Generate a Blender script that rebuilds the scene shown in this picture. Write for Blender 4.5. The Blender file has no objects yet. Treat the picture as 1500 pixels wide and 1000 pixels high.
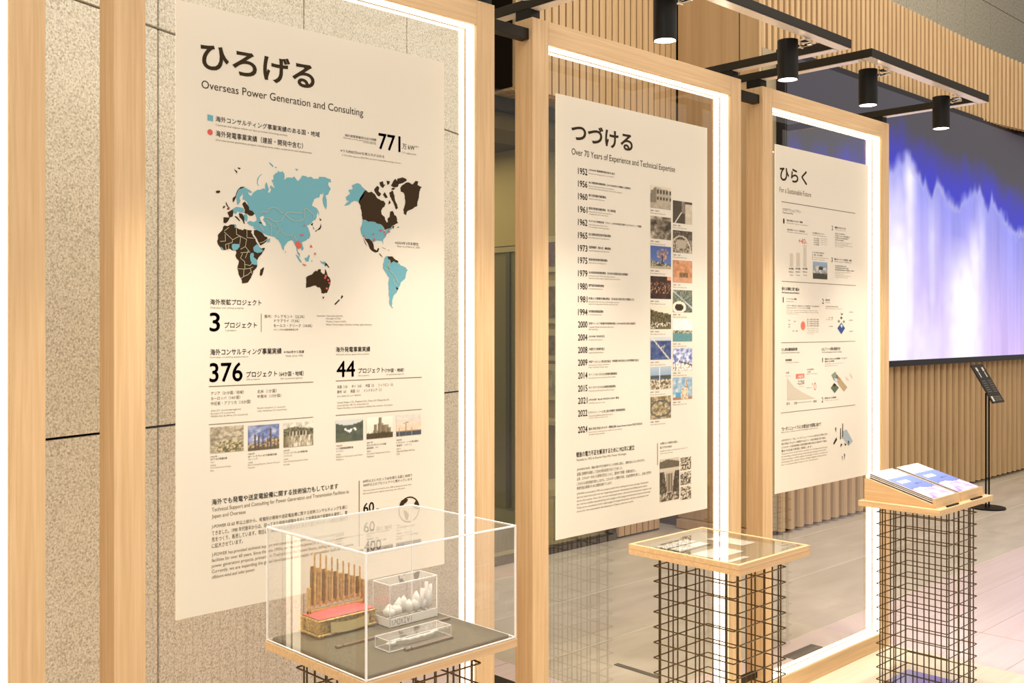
import bpy, bmesh, math, random
import numpy as np
from mathutils import Vector, Matrix, noise
random.seed(7)
SC = bpy.context.scene
COL = SC.collection
PI = math.pi

# ------------------------------------------------------------------ camera
cam = bpy.data.objects.new('camera', bpy.data.cameras.new('camera'))
COL.objects.link(cam)
cam.location = (0, 0, 1.6)
cam.rotation_euler = (PI/2, 0, -math.atan2(.696, .718))
cam.data.sensor_width = 36
cam.data.lens = 1497/1500*36
cam.data.shift_y = -21/1500
cam.data.clip_end = 200
SC.camera = cam

# ------------------------------------------------------------------ light and exposure
SC.view_settings.view_transform = 'Standard'
SC.view_settings.look = 'None'
SC.view_settings.gamma = 1
SC.view_settings.exposure = -0.25
SC.view_settings.use_curve_mapping = False
SC.cycles.max_bounces = 10
SC.cycles.transparent_max_bounces = 24
SC.cycles.sample_clamp_indirect = 6
SC.cycles.caustics_reflective = False
SC.cycles.caustics_refractive = False
world = bpy.data.worlds.new('world'); SC.world = world
world.use_nodes = True
bg = world.node_tree.nodes['Background']
bg.inputs[0].default_value = (1.0, .95, .87, 1)
bg.inputs[1].default_value = 0.50

def area(name, loc, rot, sx, sy, power, col=(1, .93, .83)):
    l = bpy.data.lights.new(name, 'AREA'); l.shape = 'RECTANGLE'; l.size = sx; l.size_y = sy
    l.energy = power; l.color = col
    o = bpy.data.objects.new(name, l); o.location = loc; o.rotation_euler = rot; COL.objects.link(o)
    return o
area('ceiling_light_lobby', (4.0, -0.8, 5.2), (math.radians(28), 0, 0), 9, 3, 270)
area('fill_light_side', (-2.4, 0.6, 3.6), (0, math.radians(-62), math.radians(20)), 2.5, 2.5, 75)  # added fill, no real fitting: brightens the granite wall and gate sides
area('fill_light_glass_room', (5.2, 7.6, 3.1), (0, 0, 0), 1.2, 3., 60, (1, .92, .72))  # added fill to lift the dark glass room, no fitting in view
area('ceiling_light_back', (8.0, 2.4, 6.2), (math.radians(20), 0, 0), 8, 1.5, 170)

# ------------------------------------------------------------------ helpers
def lin(c):
    return tuple(((v/255)/12.92 if v/255 <= .04045 else ((v/255+.055)/1.055)**2.4) for v in c)

def new_mat(name):
    m = bpy.data.materials.new(name); m.use_nodes = True
    nt = m.node_tree
    return m, nt, nt.nodes['Principled BSDF']

def plain(name, rgb, rough=.6, metal=0., spec=.5, noise_amt=0., scale=40, bump=0.):
    m, nt, b = new_mat(name)
    c = lin(rgb)
    b.inputs['Base Color'].default_value = (*c, 1)
    b.inputs['Roughness'].default_value = rough
    b.inputs['Metallic'].default_value = metal
    b.inputs['Specular IOR Level'].default_value = spec
    if noise_amt or bump:
        tc = nt.nodes.new('ShaderNodeTexCoord'); n = nt.nodes.new('ShaderNodeTexNoise')
        n.inputs['Scale'].default_value = scale; n.inputs['Detail'].default_value = 4
        nt.links.new(tc.outputs['Object'], n.inputs['Vector'])
        if noise_amt:
            r = nt.nodes.new('ShaderNodeValToRGB')
            r.color_ramp.elements[0].position = .3; r.color_ramp.elements[1].position = .7
            r.color_ramp.elements[0].color = (*[v*(1-noise_amt) for v in c], 1)
            r.color_ramp.elements[1].color = (*[min(1, v*(1+noise_amt)) for v in c], 1)
            nt.links.new(n.outputs['Fac'], r.inputs['Fac']); nt.links.new(r.outputs['Color'], b.inputs['Base Color'])
        if bump:
            bp = nt.nodes.new('ShaderNodeBump'); bp.inputs['Strength'].default_value = bump; bp.inputs['Distance'].default_value = .002
            nt.links.new(n.outputs['Fac'], bp.inputs['Height']); nt.links.new(bp.outputs['Normal'], b.inputs['Normal'])
    return m

def wood(name, rgb_a, rgb_b, axis='z', rough=.55, fine=70., vary=True):
    """straight grained timber, grain along the given axis of object space"""
    m, nt, b = new_mat(name)
    tc = nt.nodes.new('ShaderNodeTexCoord'); mp = nt.nodes.new('ShaderNodeMapping')
    s = [fine, fine, fine]; s['xyz'.index(axis)] = fine*.028
    mp.inputs['Scale'].default_value = s
    nt.links.new(tc.outputs['Object'], mp.inputs['Vector'])
    if vary:
        oi = nt.nodes.new('ShaderNodeObjectInfo'); mu = nt.nodes.new('ShaderNodeVectorMath'); mu.operation = 'SCALE'
        cx = nt.nodes.new('ShaderNodeCombineXYZ')
        for k in range(3): nt.links.new(oi.outputs['Random'], cx.inputs[k])
        nt.links.new(cx.outputs[0], mu.inputs[0]); mu.inputs['Scale'].default_value = 37.
        nt.links.new(mu.outputs[0], mp.inputs['Location'])
    n = nt.nodes.new('ShaderNodeTexNoise'); n.inputs['Scale'].default_value = 1.; n.inputs['Detail'].default_value = 5; n.inputs['Roughness'].default_value = .6
    n.inputs['Distortion'].default_value = .4
    nt.links.new(mp.outputs[0], n.inputs['Vector'])
    r = nt.nodes.new('ShaderNodeValToRGB'); r.color_ramp.elements[0].position = .32; r.color_ramp.elements[1].position = .68
    r.color_ramp.elements[0].color = (*lin(rgb_b), 1); r.color_ramp.elements[1].color = (*lin(rgb_a), 1)
    nt.links.new(n.outputs['Fac'], r.inputs['Fac']); nt.links.new(r.outputs['Color'], b.inputs['Base Color'])
    b.inputs['Roughness'].default_value = rough; b.inputs['Specular IOR Level'].default_value = .35
    return m

def emit(name, rgb, strength):
    m, nt, b = new_mat(name)
    b.inputs['Base Color'].default_value = (*lin(rgb), 1)
    b.inputs['Emission Color'].default_value = (*lin(rgb), 1); b.inputs['Emission Strength'].default_value = strength
    return m

def clear_glass(name, ior=1.5, boost=1.9, tint=(1, 1, 1), haze=0., hazecol=(.9, .85, .75)):
    """architectural pane: see-through with a mirror reflection that grows with the angle"""
    m = bpy.data.materials.new(name); m.use_nodes = True; nt = m.node_tree; nt.nodes.clear()
    out = nt.nodes.new('ShaderNodeOutputMaterial'); tr = nt.nodes.new('ShaderNodeBsdfTransparent'); gl = nt.nodes.new('ShaderNodeBsdfGlossy')
    tr.inputs['Color'].default_value = (*tint, 1); gl.inputs['Roughness'].default_value = 0.
    fr = nt.nodes.new('ShaderNodeFresnel'); fr.inputs['IOR'].default_value = ior
    ge = nt.nodes.new('ShaderNodeNewGeometry')
    inv = nt.nodes.new('ShaderNodeMath'); inv.operation = 'SUBTRACT'; inv.inputs[0].default_value = 1
    nt.links.new(ge.outputs['Backfacing'], inv.inputs[1])
    mu = nt.nodes.new('ShaderNodeMath'); mu.operation = 'MULTIPLY'; nt.links.new(fr.outputs[0], mu.inputs[0]); nt.links.new(inv.outputs[0], mu.inputs[1])
    mb = nt.nodes.new('ShaderNodeMath'); mb.operation = 'MULTIPLY'; mb.inputs[1].default_value = boost; mb.use_clamp = True
    nt.links.new(mu.outputs[0], mb.inputs[0])
    mx = nt.nodes.new('ShaderNodeMixShader')
    nt.links.new(mb.outputs[0], mx.inputs[0]); nt.links.new(tr.outputs[0], mx.inputs[1]); nt.links.new(gl.outputs[0], mx.inputs[2])
    last = mx
    if haze:
        df = nt.nodes.new('ShaderNodeBsdfDiffuse'); df.inputs['Color'].default_value = (*hazecol, 1)
        m2 = nt.nodes.new('ShaderNodeMixShader'); m2.inputs[0].default_value = haze
        nt.links.new(mx.outputs[0], m2.inputs[1]); nt.links.new(df.outputs[0], m2.inputs[2]); last = m2
    nt.links.new(last.outputs[0], out.inputs['Surface'])
    return m

def painted(name, strength=0., rough=.5):
    """flat print or screen picture: colour comes from the picture drawn on the sheet"""
    m, nt, b = new_mat(name)
    a = nt.nodes.new('ShaderNodeVertexColor'); a.layer_name = 'picture'
    if strength:
        b.inputs['Base Color'].default_value = (.02, .02, .02, 1)
        nt.links.new(a.outputs['Color'], b.inputs['Emission Color']); b.inputs['Emission Strength'].default_value = strength
        b.inputs['Roughness'].default_value = .3
    else:
        nt.links.new(a.outputs['Color'], b.inputs['Base Color']); b.inputs['Roughness'].default_value = rough
    return m

def add_box(bm, x0, x1, y0, y1, z0, z1, bev=0.):
    M = Matrix.Translation(((x0+x1)/2, (y0+y1)/2, (z0+z1)/2)) @ Matrix.Diagonal((abs(x1-x0), abs(y1-y0), abs(z1-z0), 1))
    r = bmesh.ops.create_cube(bm, size=1, matrix=M)
    if bev:
        es = list({e for v in r['verts'] for e in v.link_edges})
        bmesh.ops.bevel(bm, geom=es, offset=bev, segments=1, affect='EDGES', profile=.5)

def add_cyl(bm, a, b, r, n=8, r2=None):
    a = Vector(a); b = Vector(b); d = b-a
    M = Matrix.Translation((a+b)/2) @ d.to_track_quat('Z', 'Y').to_matrix().to_4x4()
    bmesh.ops.create_cone(bm, cap_ends=True, segments=n, radius1=r, radius2=r if r2 is None else r2, depth=d.length, matrix=M)

def add_prism(bm, poly, y0, y1, axis='y'):
    """extrude a polygon given in the two other axes"""
    def P(a, b, t): return {'y': (a, t, b), 'x': (t, a, b), 'z': (a, b, t)}[axis]
    v0 = [bm.verts.new(P(a, b, y0)) for a, b in poly]; v1 = [bm.verts.new(P(a, b, y1)) for a, b in poly]
    n = len(poly)
    bm.faces.new(v0); bm.faces.new(v1[::-1])
    for i in range(n): bm.faces.new((v0[i], v0[(i+1) % n], v1[(i+1) % n], v1[i]))
    bmesh.ops.recalc_face_normals(bm, faces=bm.faces[:])

def link(name, me, mat=None, parent=None, loc=None):
    o = bpy.data.objects.new(name, me); COL.objects.link(o)
    if mat is not None and not len(me.materials): me.materials.append(mat)
    if parent: o.parent = parent
    if loc is not None: o.location = loc
    return o

def obj(name, bm, mat, parent=None, loc=None, smooth=False):
    me = bpy.data.meshes.new(name); bm.to_mesh(me); bm.free()
    if smooth:
        for p in me.polygons: p.use_smooth = True
    return link(name, me, mat, parent, loc)

def box(name, dims, mat, parent=None, bev=0., loc=None):
    bm = bmesh.new(); add_box(bm, *dims, bev=bev); return obj(name, bm, mat, parent, loc)

def tag(o, label=None, cat=None, group=None, kind=None):
    if label: o['label'] = label
    if cat: o['category'] = cat
    if group: o['group'] = group
    if kind: o['kind'] = kind
    return o

def thing(name, label, cat, group=None, loc=(0, 0, 0)):
    o = bpy.data.objects.new(name, None); COL.objects.link(o); o.location = loc; o.empty_display_size = .1
    return tag(o, label, cat, group)

def copies(name, me, n, mat, parent, locs):
    for p in locs: link(name, me, mat, parent, p)

def boxmesh(name, x, y, z, bev=0.):
    bm = bmesh.new(); add_box(bm, 0, x, 0, y, 0, z, bev=bev); me = bpy.data.meshes.new(name); bm.to_mesh(me); bm.free(); return me

# ------------------------------------------------------------------ poster artwork: positions in metres on the poster sheets
TEXTS = {
 1: [
  ('ひろげる', 1.2122, 1.5446, 2.2413, 2.3126, 'd', 0.022),
  ('Overseas Power Generation and Consulting', 1.2148, 1.7055, 2.1883, 2.2146, 'd', 0.0),
  ('海外コンサルティング事業実績のある国・地域', 1.2528, 1.5609, 2.1167, 2.1309, 'd', 0.008),
  ('Countries and regions where we have provided consulting services', 1.2528, 1.4596, 2.105, 2.1112, 'g', 0.0),
  ('海外発電事業実績（建設・開発中含む）', 1.2528, 1.508, 2.0789, 2.0949, 'd', 0.008),
  ('Overseas power generation projects including those under construction and development', 1.2528, 1.5359, 2.0673, 2.0735, 'g', 0.0),
  ('海外発電事業持分出力規模', 1.6436, 1.7513, 2.1297, 2.1373, 'd', 0.0),
  ('Overseas power generation capacity', 1.6379, 1.7501, 2.1229, 2.1282, 'g', 0.0),
  ('(owned capacity)', 1.705, 1.7501, 2.119, 2.1242, 'g', 0.0),
  ('771', 1.7597, 1.8372, 2.1093, 2.1541, 'd', 0.03),
  ('万 kW', 1.8447, 1.8904, 2.1196, 2.1351, 'd', 0.01),
  ('※1', 1.8929, 1.9045, 2.1294, 2.1355, 'g', 0.0),
  ('7.71 million kW', 1.8434, 1.8968, 2.1063, 2.1114, 'g', 0.0),
  ('※うち約82万kWを再エネが占める', 1.6289, 1.7791, 2.085, 2.0934, 'd', 0.0),
  ('※ Of which approx. 820 MW are from renewable energy sources', 1.6334, 1.8384, 2.0739, 2.0797, 'g', 0.0),
  ('※2024年3月末現在', 1.8185, 1.9045, 1.8404, 1.8493, 'd', 0.0),
  ('Note: As of March 31, 2024', 1.8259, 1.9097, 1.8319, 1.8378, 'g', 0.0),
  ('海外炭鉱プロジェクト', 1.2374, 1.3821, 1.656, 1.6709, 'd', 0.014),
  ('Overseas coal mining projects', 1.2379, 1.3309, 1.6456, 1.6513, 'g', 0.0),
  ('3', 1.237, 1.264, 1.5898, 1.6359, 'd', 0.03),
  ('プロジェクト', 1.2772, 1.3692, 1.5983, 1.613, 'd', 0.014),
  ('3 projects', 1.2791, 1.3096, 1.5888, 1.594, 'g', 0.0),
  ('豪州：クレアモント（22.2%）', 1.3911, 1.5123, 1.6238, 1.6329, 'm', 0.0),
  ('ナラブライ（7.5%）', 1.4184, 1.4963, 1.6125, 1.6215, 'm', 0.0),
  ('モールス・クリーク（10.0%）', 1.4184, 1.537, 1.5993, 1.609, 'm', 0.0),
  ('※カッコ内は採掘権権益比率', 1.4184, 1.4931, 1.591, 1.5961, 'm', 0.0),
  ('Australia: Clermont (22.2%)', 1.5511, 1.6357, 1.6274, 1.6334, 'g', 0.0),
  ('Narrabri (7.5%)', 1.5818, 1.6289, 1.6202, 1.6258, 'g', 0.0),
  ('Maules Creek (10.0%)', 1.5818, 1.6471, 1.6123, 1.6179, 'g', 0.0),
  ('Note: Percentages indicate mining right interests', 1.5818, 1.7358, 1.6037, 1.6097, 'g', 0.0),
  ('海外コンサルティング事業実績', 1.2379, 1.442, 1.5294, 1.5453, 'd', 0.016),
  ('※1962年から実績', 1.4492, 1.5112, 1.5304, 1.538, 'd', 0.01),
  ('Note: Since 1962', 1.4554, 1.508, 1.5216, 1.5265, 'g', 0.0),
  ('Overseas consulting achievements', 1.2379, 1.3445, 1.5214, 1.5265, 'g', 0.0),
  ('376', 1.237, 1.327, 1.4625, 1.5095, 'd', 0.03),
  ('プロジェクト', 1.3387, 1.4286, 1.471, 1.4859, 'd', 0.014),
  ('376 projects', 1.3387, 1.3781, 1.4624, 1.4678, 'g', 0.0),
  ('（64か国・地域）', 1.4348, 1.5101, 1.4697, 1.483, 'd', 0.01),
  ('(64 countries/regions)', 1.4389, 1.5059, 1.4609, 1.4667, 'g', 0.0),
  ('アジア（21か国／地域）', 1.2398, 1.3309, 1.4291, 1.4385, 'm', 0.0),
  ('ヨーロッパ（14か国）', 1.2398, 1.3212, 1.4166, 1.4256, 'm', 0.0),
  ('中近東・アフリカ（15か国）', 1.2398, 1.3514, 1.4034, 1.4132, 'm', 0.0),
  ('北米（1か国）', 1.3702, 1.4266, 1.4283, 1.4379, 'm', 0.0),
  ('中南米（13か国）', 1.3702, 1.4409, 1.4156, 1.4248, 'm', 0.0),
  ('Asia (21 countries/regions)', 1.2398, 1.3231, 1.3874, 1.3932, 'g', 0.0),
  ('Europe (14 countries)', 1.2398, 1.3058, 1.3802, 1.3856, 'g', 0.0),
  ('Middle East & Africa (15 countries)', 1.2398, 1.3426, 1.373, 1.3785, 'g', 0.0),
  ('North America (1 country)', 1.3702, 1.4533, 1.3865, 1.3922, 'g', 0.0),
  ('Latin America (13 countries)', 1.3702, 1.4575, 1.3791, 1.3848, 'g', 0.0),
  ('海外発電事業実績', 1.6131, 1.7298, 1.5307, 1.5454, 'd', 0.016),
  ('Overseas power generation projects', 1.6131, 1.7262, 1.5213, 1.5266, 'g', 0.0),
  ('44', 1.6164, 1.677, 1.4624, 1.5058, 'd', 0.03),
  ('プロジェクト', 1.6886, 1.7791, 1.4705, 1.4849, 'd', 0.014),
  ('44 projects', 1.6886, 1.7262, 1.4604, 1.4657, 'g', 0.0),
  ('（7か国・地域）', 1.7816, 1.851, 1.4698, 1.4811, 'd', 0.01),
  ('(7 countries/regions)', 1.7865, 1.851, 1.4606, 1.4661, 'g', 0.0),
  ('米国（12）\u3000タイ（16）\u3000中国（3）\u3000フィリピン（5）', 1.6176, 1.811, 1.43, 1.4394, 'm', 0.0),
  ('豪州（6）\u3000英国（1）\u3000インドネシア（1）', 1.6176, 1.7694, 1.4164, 1.4258, 'm', 0.0),
  ('※カッコ内はプロジェクト数を示す', 1.6176, 1.6979, 1.4062, 1.4115, 'm', 0.0),
  ('United States (12), Thailand (16), China (3), Philippines (5)', 1.6176, 1.7963, 1.3877, 1.394, 'g', 0.0),
  ('Australia (6), UK (1), Indonesia (1)', 1.6176, 1.7239, 1.3798, 1.3859, 'g', 0.0),
  ('Note: Numbers in parentheses indicate the number of projects', 1.6176, 1.8086, 1.3723, 1.3783, 'g', 0.0),
  ('1962年', 1.2388, 1.2575, 1.2732, 1.2777, 'm', 0.0),
  ('タクナ水力発電計画', 1.2388, 1.2838, 1.2662, 1.2714, 'd', 0.01),
  ('ペルー', 1.2388, 1.25, 1.2592, 1.264, 'm', 0.0),
  ('1962', 1.2388, 1.2537, 1.2517, 1.2551, 'g', 0.0),
  ('Tacna Hydroelectric Project', 1.2388, 1.2952, 1.2449, 1.2493, 'g', 0.0),
  ('Peru', 1.2388, 1.2481, 1.2384, 1.2425, 'g', 0.0),
  ('1982年', 1.3435, 1.3632, 1.271, 1.2755, 'm', 0.0),
  ('ポートケラン火力発電計画', 1.3435, 1.4276, 1.2638, 1.269, 'd', 0.01),
  ('マレーシア', 1.3435, 1.3712, 1.2566, 1.2615, 'm', 0.0),
  ('1982', 1.3435, 1.3573, 1.2488, 1.2523, 'g', 0.0),
  ('Port Kelang Power Station Project', 1.3435, 1.4379, 1.2418, 1.2464, 'g', 0.0),
  ('Malaysia', 1.3435, 1.3632, 1.2351, 1.2393, 'g', 0.0),
  ('2002年', 1.4482, 1.4669, 1.2709, 1.2756, 'm', 0.0),
  ('アッパーコトマレ水力発電計画', 1.4482, 1.5219, 1.2635, 1.2689, 'd', 0.01),
  ('スリランカ', 1.4482, 1.4731, 1.2561, 1.2611, 'm', 0.0),
  ('2002', 1.4482, 1.4627, 1.2481, 1.2517, 'g', 0.0),
  ('Upper Kotmale Hydropower Project', 1.4482, 1.5241, 1.2409, 1.2456, 'g', 0.0),
  ('Sri Lanka', 1.4482, 1.4669, 1.234, 1.2384, 'g', 0.0),
  ('1982年', 1.6142, 1.6345, 1.2696, 1.2745, 'm', 0.0),
  ('レイテ地熱発電送電線計画', 1.6142, 1.6712, 1.2619, 1.2676, 'd', 0.01),
  ('フィリピン', 1.6142, 1.6391, 1.2542, 1.2595, 'm', 0.0),
  ('1982', 1.6142, 1.63, 1.2459, 1.2497, 'g', 0.0),
  ('Philippines Transmission Line Project', 1.6142, 1.7038, 1.2384, 1.2433, 'g', 0.0),
  ('Philippines', 1.6142, 1.6391, 1.2312, 1.2357, 'g', 0.0),
  ('2001年', 1.7179, 1.7393, 1.2704, 1.2755, 'm', 0.0),
  ('カエンコイガスコージェネ計画', 1.7179, 1.7852, 1.2625, 1.2683, 'd', 0.01),
  ('運転開始\u3000タイ', 1.7179, 1.7585, 1.2546, 1.26, 'm', 0.0),
  ('2001', 1.7179, 1.7322, 1.2461, 1.25, 'g', 0.0),
  ('Kaeng Khoi Cogeneration Project', 1.7179, 1.7999, 1.2384, 1.2434, 'g', 0.0),
  ('Thailand', 1.7179, 1.7417, 1.231, 1.2357, 'g', 0.0),
  ('2023年', 1.8234, 1.8434, 1.2696, 1.2748, 'm', 0.0),
  ('トライトン・ノール洋上風力', 1.8234, 1.9045, 1.2615, 1.2674, 'd', 0.01),
  ('発電所\u3000イギリス', 1.8234, 1.8788, 1.2534, 1.2589, 'm', 0.0),
  ('2023', 1.8234, 1.8384, 1.2447, 1.2486, 'g', 0.0),
  ('Triton Knoll Offshore Wind Farm', 1.8234, 1.8916, 1.2367, 1.2419, 'g', 0.0),
  ('UK', 1.8234, 1.8359, 1.2292, 1.234, 'g', 0.0),
  ('海外でも発電や送変電設備に関する技術協力もしています', 1.2424, 1.6209, 1.1539, 1.1689, 'd', 0.018),
  ('Technical Support and Consulting for Power Generation and Transmission Facilities in', 1.2424, 1.6562, 1.1344, 1.1474, 'g2', 0.0),
  ('Japan and Overseas', 1.2424, 1.3367, 1.1183, 1.1308, 'g2', 0.0),
  ('J-POWER は 60 年以上前から、発電所の開発や送変電設備に関する技術コンサルティングを通じ', 1.2424, 1.6516, 1.0937, 1.1056, 'm', 0.0),
  ('てきました。1990 年代後半からは、培ってきた技術や経験を生かして世界各地で発電所を運営し、電', 1.2424, 1.6516, 1.0778, 1.0897, 'm', 0.0),
  ('気をつくり、販売しています。現在は、洋上風力や太陽光など再生可能エネルギーの開発も積極的', 1.2424, 1.6516, 1.0618, 1.0738, 'm', 0.0),
  ('に拡大させています。', 1.2424, 1.3289, 1.0459, 1.0579, 'm', 0.0),
  ('J-POWER has provided technical support and consulting for power generation and transmission', 1.2424, 1.6402, 1.0228, 1.0338, 'g2', 0.0),
  ('facilities for over 60 years. Since the late 1990s, we have participated in overseas independent', 1.2424, 1.6448, 1.0088, 1.0198, 'g2', 0.0),
  ('power generation projects, primarily in Thailand and the United States, selling electricity.', 1.2424, 1.6311, 0.9948, 1.0057, 'g2', 0.0),
  ('Currently, we are expanding the global development and supply of renewables such as', 1.2424, 1.6266, 0.9808, 0.9917, 'g2', 0.0),
  ('offshore wind and solar power.', 1.2424, 1.3642, 0.9667, 0.9777, 'g2', 0.0),
  ('60年以上にわたって60を超える国と地域で', 1.705, 1.8814, 1.1609, 1.1694, 'm', 0.0),
  ('400件以上のプロジェクトに携わっています', 1.705, 1.8814, 1.1498, 1.1579, 'm', 0.0),
  ('We have been involved in over 400 projects in more than', 1.705, 1.8788, 1.1351, 1.1405, 'g', 0.0),
  ('60 countries and regions spanning over 60 years.', 1.705, 1.856, 1.1271, 1.1324, 'g', 0.0),
  ('60', 1.7062, 1.7429, 1.0751, 1.103, 'd', 0.03),
  ('年', 1.7501, 1.7617, 1.0725, 1.0841, 'd', 0.0),
  ('60', 1.7073, 1.7453, 1.0204, 1.0489, 'd', 0.03),
  ('国と地域', 1.7513, 1.8061, 1.0188, 1.0304, 'd', 0.0),
  ('400', 1.7085, 1.7682, 0.9651, 0.9933, 'd', 0.03),
  ('プロジェクト', 1.7743, 1.851, 0.9574, 0.9703, 'd', 0.0),
 ],
 2: [
  ('つづける', 2.5718, 2.9014, 2.2362, 2.3026, 'd', 0.022),
  ('Over 70 Years of Experience and Technical Expertise', 2.5735, 3.155, 2.1824, 2.2113, 'd', 0.0),
  ('1952', 2.6064, 2.6539, 2.1262, 2.1477, 'd', 0.03),
  ('J-POWER 電源開発株式会社 創立', 2.661, 2.8018, 2.1414, 2.1504, 'd', 0.012),
  ('Electric Power Development Co., Ltd. founded', 2.661, 2.7943, 2.1309, 2.1366, 'g', 0.0),
  ('1956', 2.6064, 2.6539, 2.0828, 2.1044, 'd', 0.03),
  ('佐久間発電所運転開始（J-POWER初の大規模水力発電所）', 2.661, 2.8898, 2.0975, 2.1065, 'd', 0.012),
  ('Sakuma Hydropower Plant starts operation', 2.661, 2.7955, 2.0871, 2.0928, 'g', 0.0),
  ('the first large scale hydropower plant of the company', 2.661, 2.8407, 2.079, 2.0847, 'g', 0.0),
  ('1960', 2.6064, 2.6539, 2.0394, 2.061, 'd', 0.03),
  ('奥只見発電所運転開始', 2.661, 2.7534, 2.0537, 2.0627, 'd', 0.012),
  ('Okutadami Power Station commences operation', 2.661, 2.746, 2.0432, 2.0489, 'g', 0.0),
  ('1961', 2.6064, 2.6539, 1.9949, 2.0164, 'd', 0.03),
  ('御母衣発電所運転開始\u3000完工時移植', 2.661, 2.8056, 2.0086, 2.0176, 'd', 0.012),
  ('Miboro Power Station starts operation', 2.661, 2.7851, 1.9982, 2.0039, 'g', 0.0),
  ('Transplanted cherry trees bloom', 2.661, 2.7646, 1.9901, 1.9958, 'g', 0.0),
  ('1962', 2.6064, 2.6539, 1.9503, 1.9719, 'd', 0.03),
  ('タクナ水力発電計画（ペルー）J-POWER初の海外コンサルティング事業', 2.661, 2.9515, 1.9636, 1.9726, 'd', 0.012),
  ('Tacna Hydropower Plant in Peru', 2.661, 2.7612, 1.9532, 1.9588, 'g', 0.0),
  ('first overseas consulting project', 2.661, 2.7714, 1.9451, 1.9508, 'g', 0.0),
  ('1965', 2.6064, 2.6539, 1.9058, 1.9273, 'd', 0.03),
  ('佐久間周波数変換所運転開始', 2.661, 2.7794, 1.9186, 1.9276, 'd', 0.012),
  ('Sakuma Frequency Converter Station begins operation', 2.661, 2.7719, 1.9081, 1.9138, 'g', 0.0),
  ('1973', 2.6064, 2.6539, 1.8612, 1.8828, 'd', 0.03),
  ('沼原発電所（揚水式）運転開始', 2.661, 2.7794, 1.8735, 1.8825, 'd', 0.012),
  ('Numappara Pumped Storage Power Station begins operation', 2.661, 2.7719, 1.8631, 1.8688, 'g', 0.0),
  ('1975', 2.6064, 2.6539, 1.819, 1.8406, 'd', 0.03),
  ('鬼首地熱発電所運転開始', 2.661, 2.7608, 1.8309, 1.8399, 'd', 0.012),
  ('Onikobe Geothermal Power Station begins operation', 2.661, 2.7534, 1.8204, 1.8261, 'g', 0.0),
  ('1979', 2.6064, 2.6539, 1.7745, 1.796, 'd', 0.03),
  ('北本直流幹線運転開始（日本初の超高圧直流送電線）', 2.661, 2.8743, 1.7858, 1.7948, 'd', 0.012),
  ('Hokkaido-Honshu HVDC Link begins operation', 2.661, 2.8024, 1.7754, 1.7811, 'g', 0.0),
  ('Japan first extra-high voltage direct current line', 2.661, 2.8302, 1.7673, 1.773, 'g', 0.0),
  ('1980', 2.6064, 2.6539, 1.7299, 1.7515, 'd', 0.03),
  ('関門連系線運転開始', 2.661, 2.7424, 1.7408, 1.7498, 'd', 0.012),
  ('Kanmon Interconnection begins operation', 2.661, 2.735, 1.7304, 1.736, 'g', 0.0),
  ('1981', 2.6064, 2.6539, 1.6854, 1.7069, 'd', 0.03),
  ('松島火力発電所運転開始（日本初の海外炭大規模火力）', 2.661, 2.9093, 1.6958, 1.7048, 'd', 0.012),
  ('Matsushima Thermal Power Station begins operation', 2.661, 2.8267, 1.6853, 1.691, 'g', 0.0),
  ('Japan first large plant fired by imported coal', 2.661, 2.8162, 1.6773, 1.683, 'g', 0.0),
  ('1994', 2.6064, 2.6539, 1.6408, 1.6624, 'd', 0.03),
  ('本四連系線運転開始', 2.661, 2.7387, 1.6507, 1.6597, 'd', 0.012),
  ('Honshi Interconnecting Line begins operation', 2.661, 2.7314, 1.6403, 1.646, 'g', 0.0),
  ('2000', 2.6064, 2.6539, 1.5986, 1.6202, 'd', 0.03),
  ('苫前ウィンビラ発電所営業運転開始（J-POWER初の風力発電所）', 2.661, 2.9171, 1.6081, 1.6171, 'd', 0.012),
  ('Tomamae Winvilla Wind Power Plant starts', 2.661, 2.7955, 1.5976, 1.6033, 'g', 0.0),
  ('first wind farm', 2.661, 2.7106, 1.5896, 1.5953, 'g', 0.0),
  ('2004', 2.6064, 2.6539, 1.554, 1.5756, 'd', 0.03),
  ('J-POWER 完全民営化', 2.661, 2.746, 1.563, 1.572, 'd', 0.012),
  ('Complete privatization', 2.661, 2.7341, 1.5526, 1.5583, 'g', 0.0),
  ('2008', 2.6064, 2.6539, 1.5107, 1.5322, 'd', 0.03),
  ('大間原子力発電所着工', 2.661, 2.746, 1.5192, 1.5282, 'd', 0.012),
  ('Construction of Ohma Nuclear Power Plant starts', 2.661, 2.7387, 1.5087, 1.5144, 'g', 0.0),
  ('2009', 2.6064, 2.6539, 1.4673, 1.4889, 'd', 0.03),
  ('中国ワールシュン株式会社設立（中国電力株式会社との共同事業で設立）', 2.661, 2.9368, 1.4753, 1.4843, 'd', 0.012),
  ('Joint venture company established', 2.661, 2.7714, 1.4649, 1.4706, 'g', 0.0),
  ('Clean Coal Power Project begins', 2.661, 2.7646, 1.4568, 1.4625, 'g', 0.0),
  ('2014', 2.6064, 2.6539, 1.4227, 1.4443, 'd', 0.03),
  ('タイ ノンセンガス火力発電所運転開始', 2.661, 2.8131, 1.4303, 1.4393, 'd', 0.012),
  ('Nong Saeng Gas-Fired Thermal Power Plant, Thailand', 2.661, 2.8056, 1.4199, 1.4256, 'g', 0.0),
  ('2015', 2.6064, 2.6539, 1.3782, 1.3998, 'd', 0.03),
  ('タイ ウタイガス火力発電所運転開始', 2.661, 2.8056, 1.3853, 1.3943, 'd', 0.012),
  ('U-Thai Gas-Fired Thermal Power Plant, Thailand', 2.661, 2.7981, 1.3748, 1.3805, 'g', 0.0),
  ('2021', 2.6064, 2.6539, 1.336, 1.3575, 'd', 0.03),
  ('J-POWER “BLUE MISSION 2050” 策定', 2.661, 2.8245, 1.3426, 1.3516, 'd', 0.012),
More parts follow.
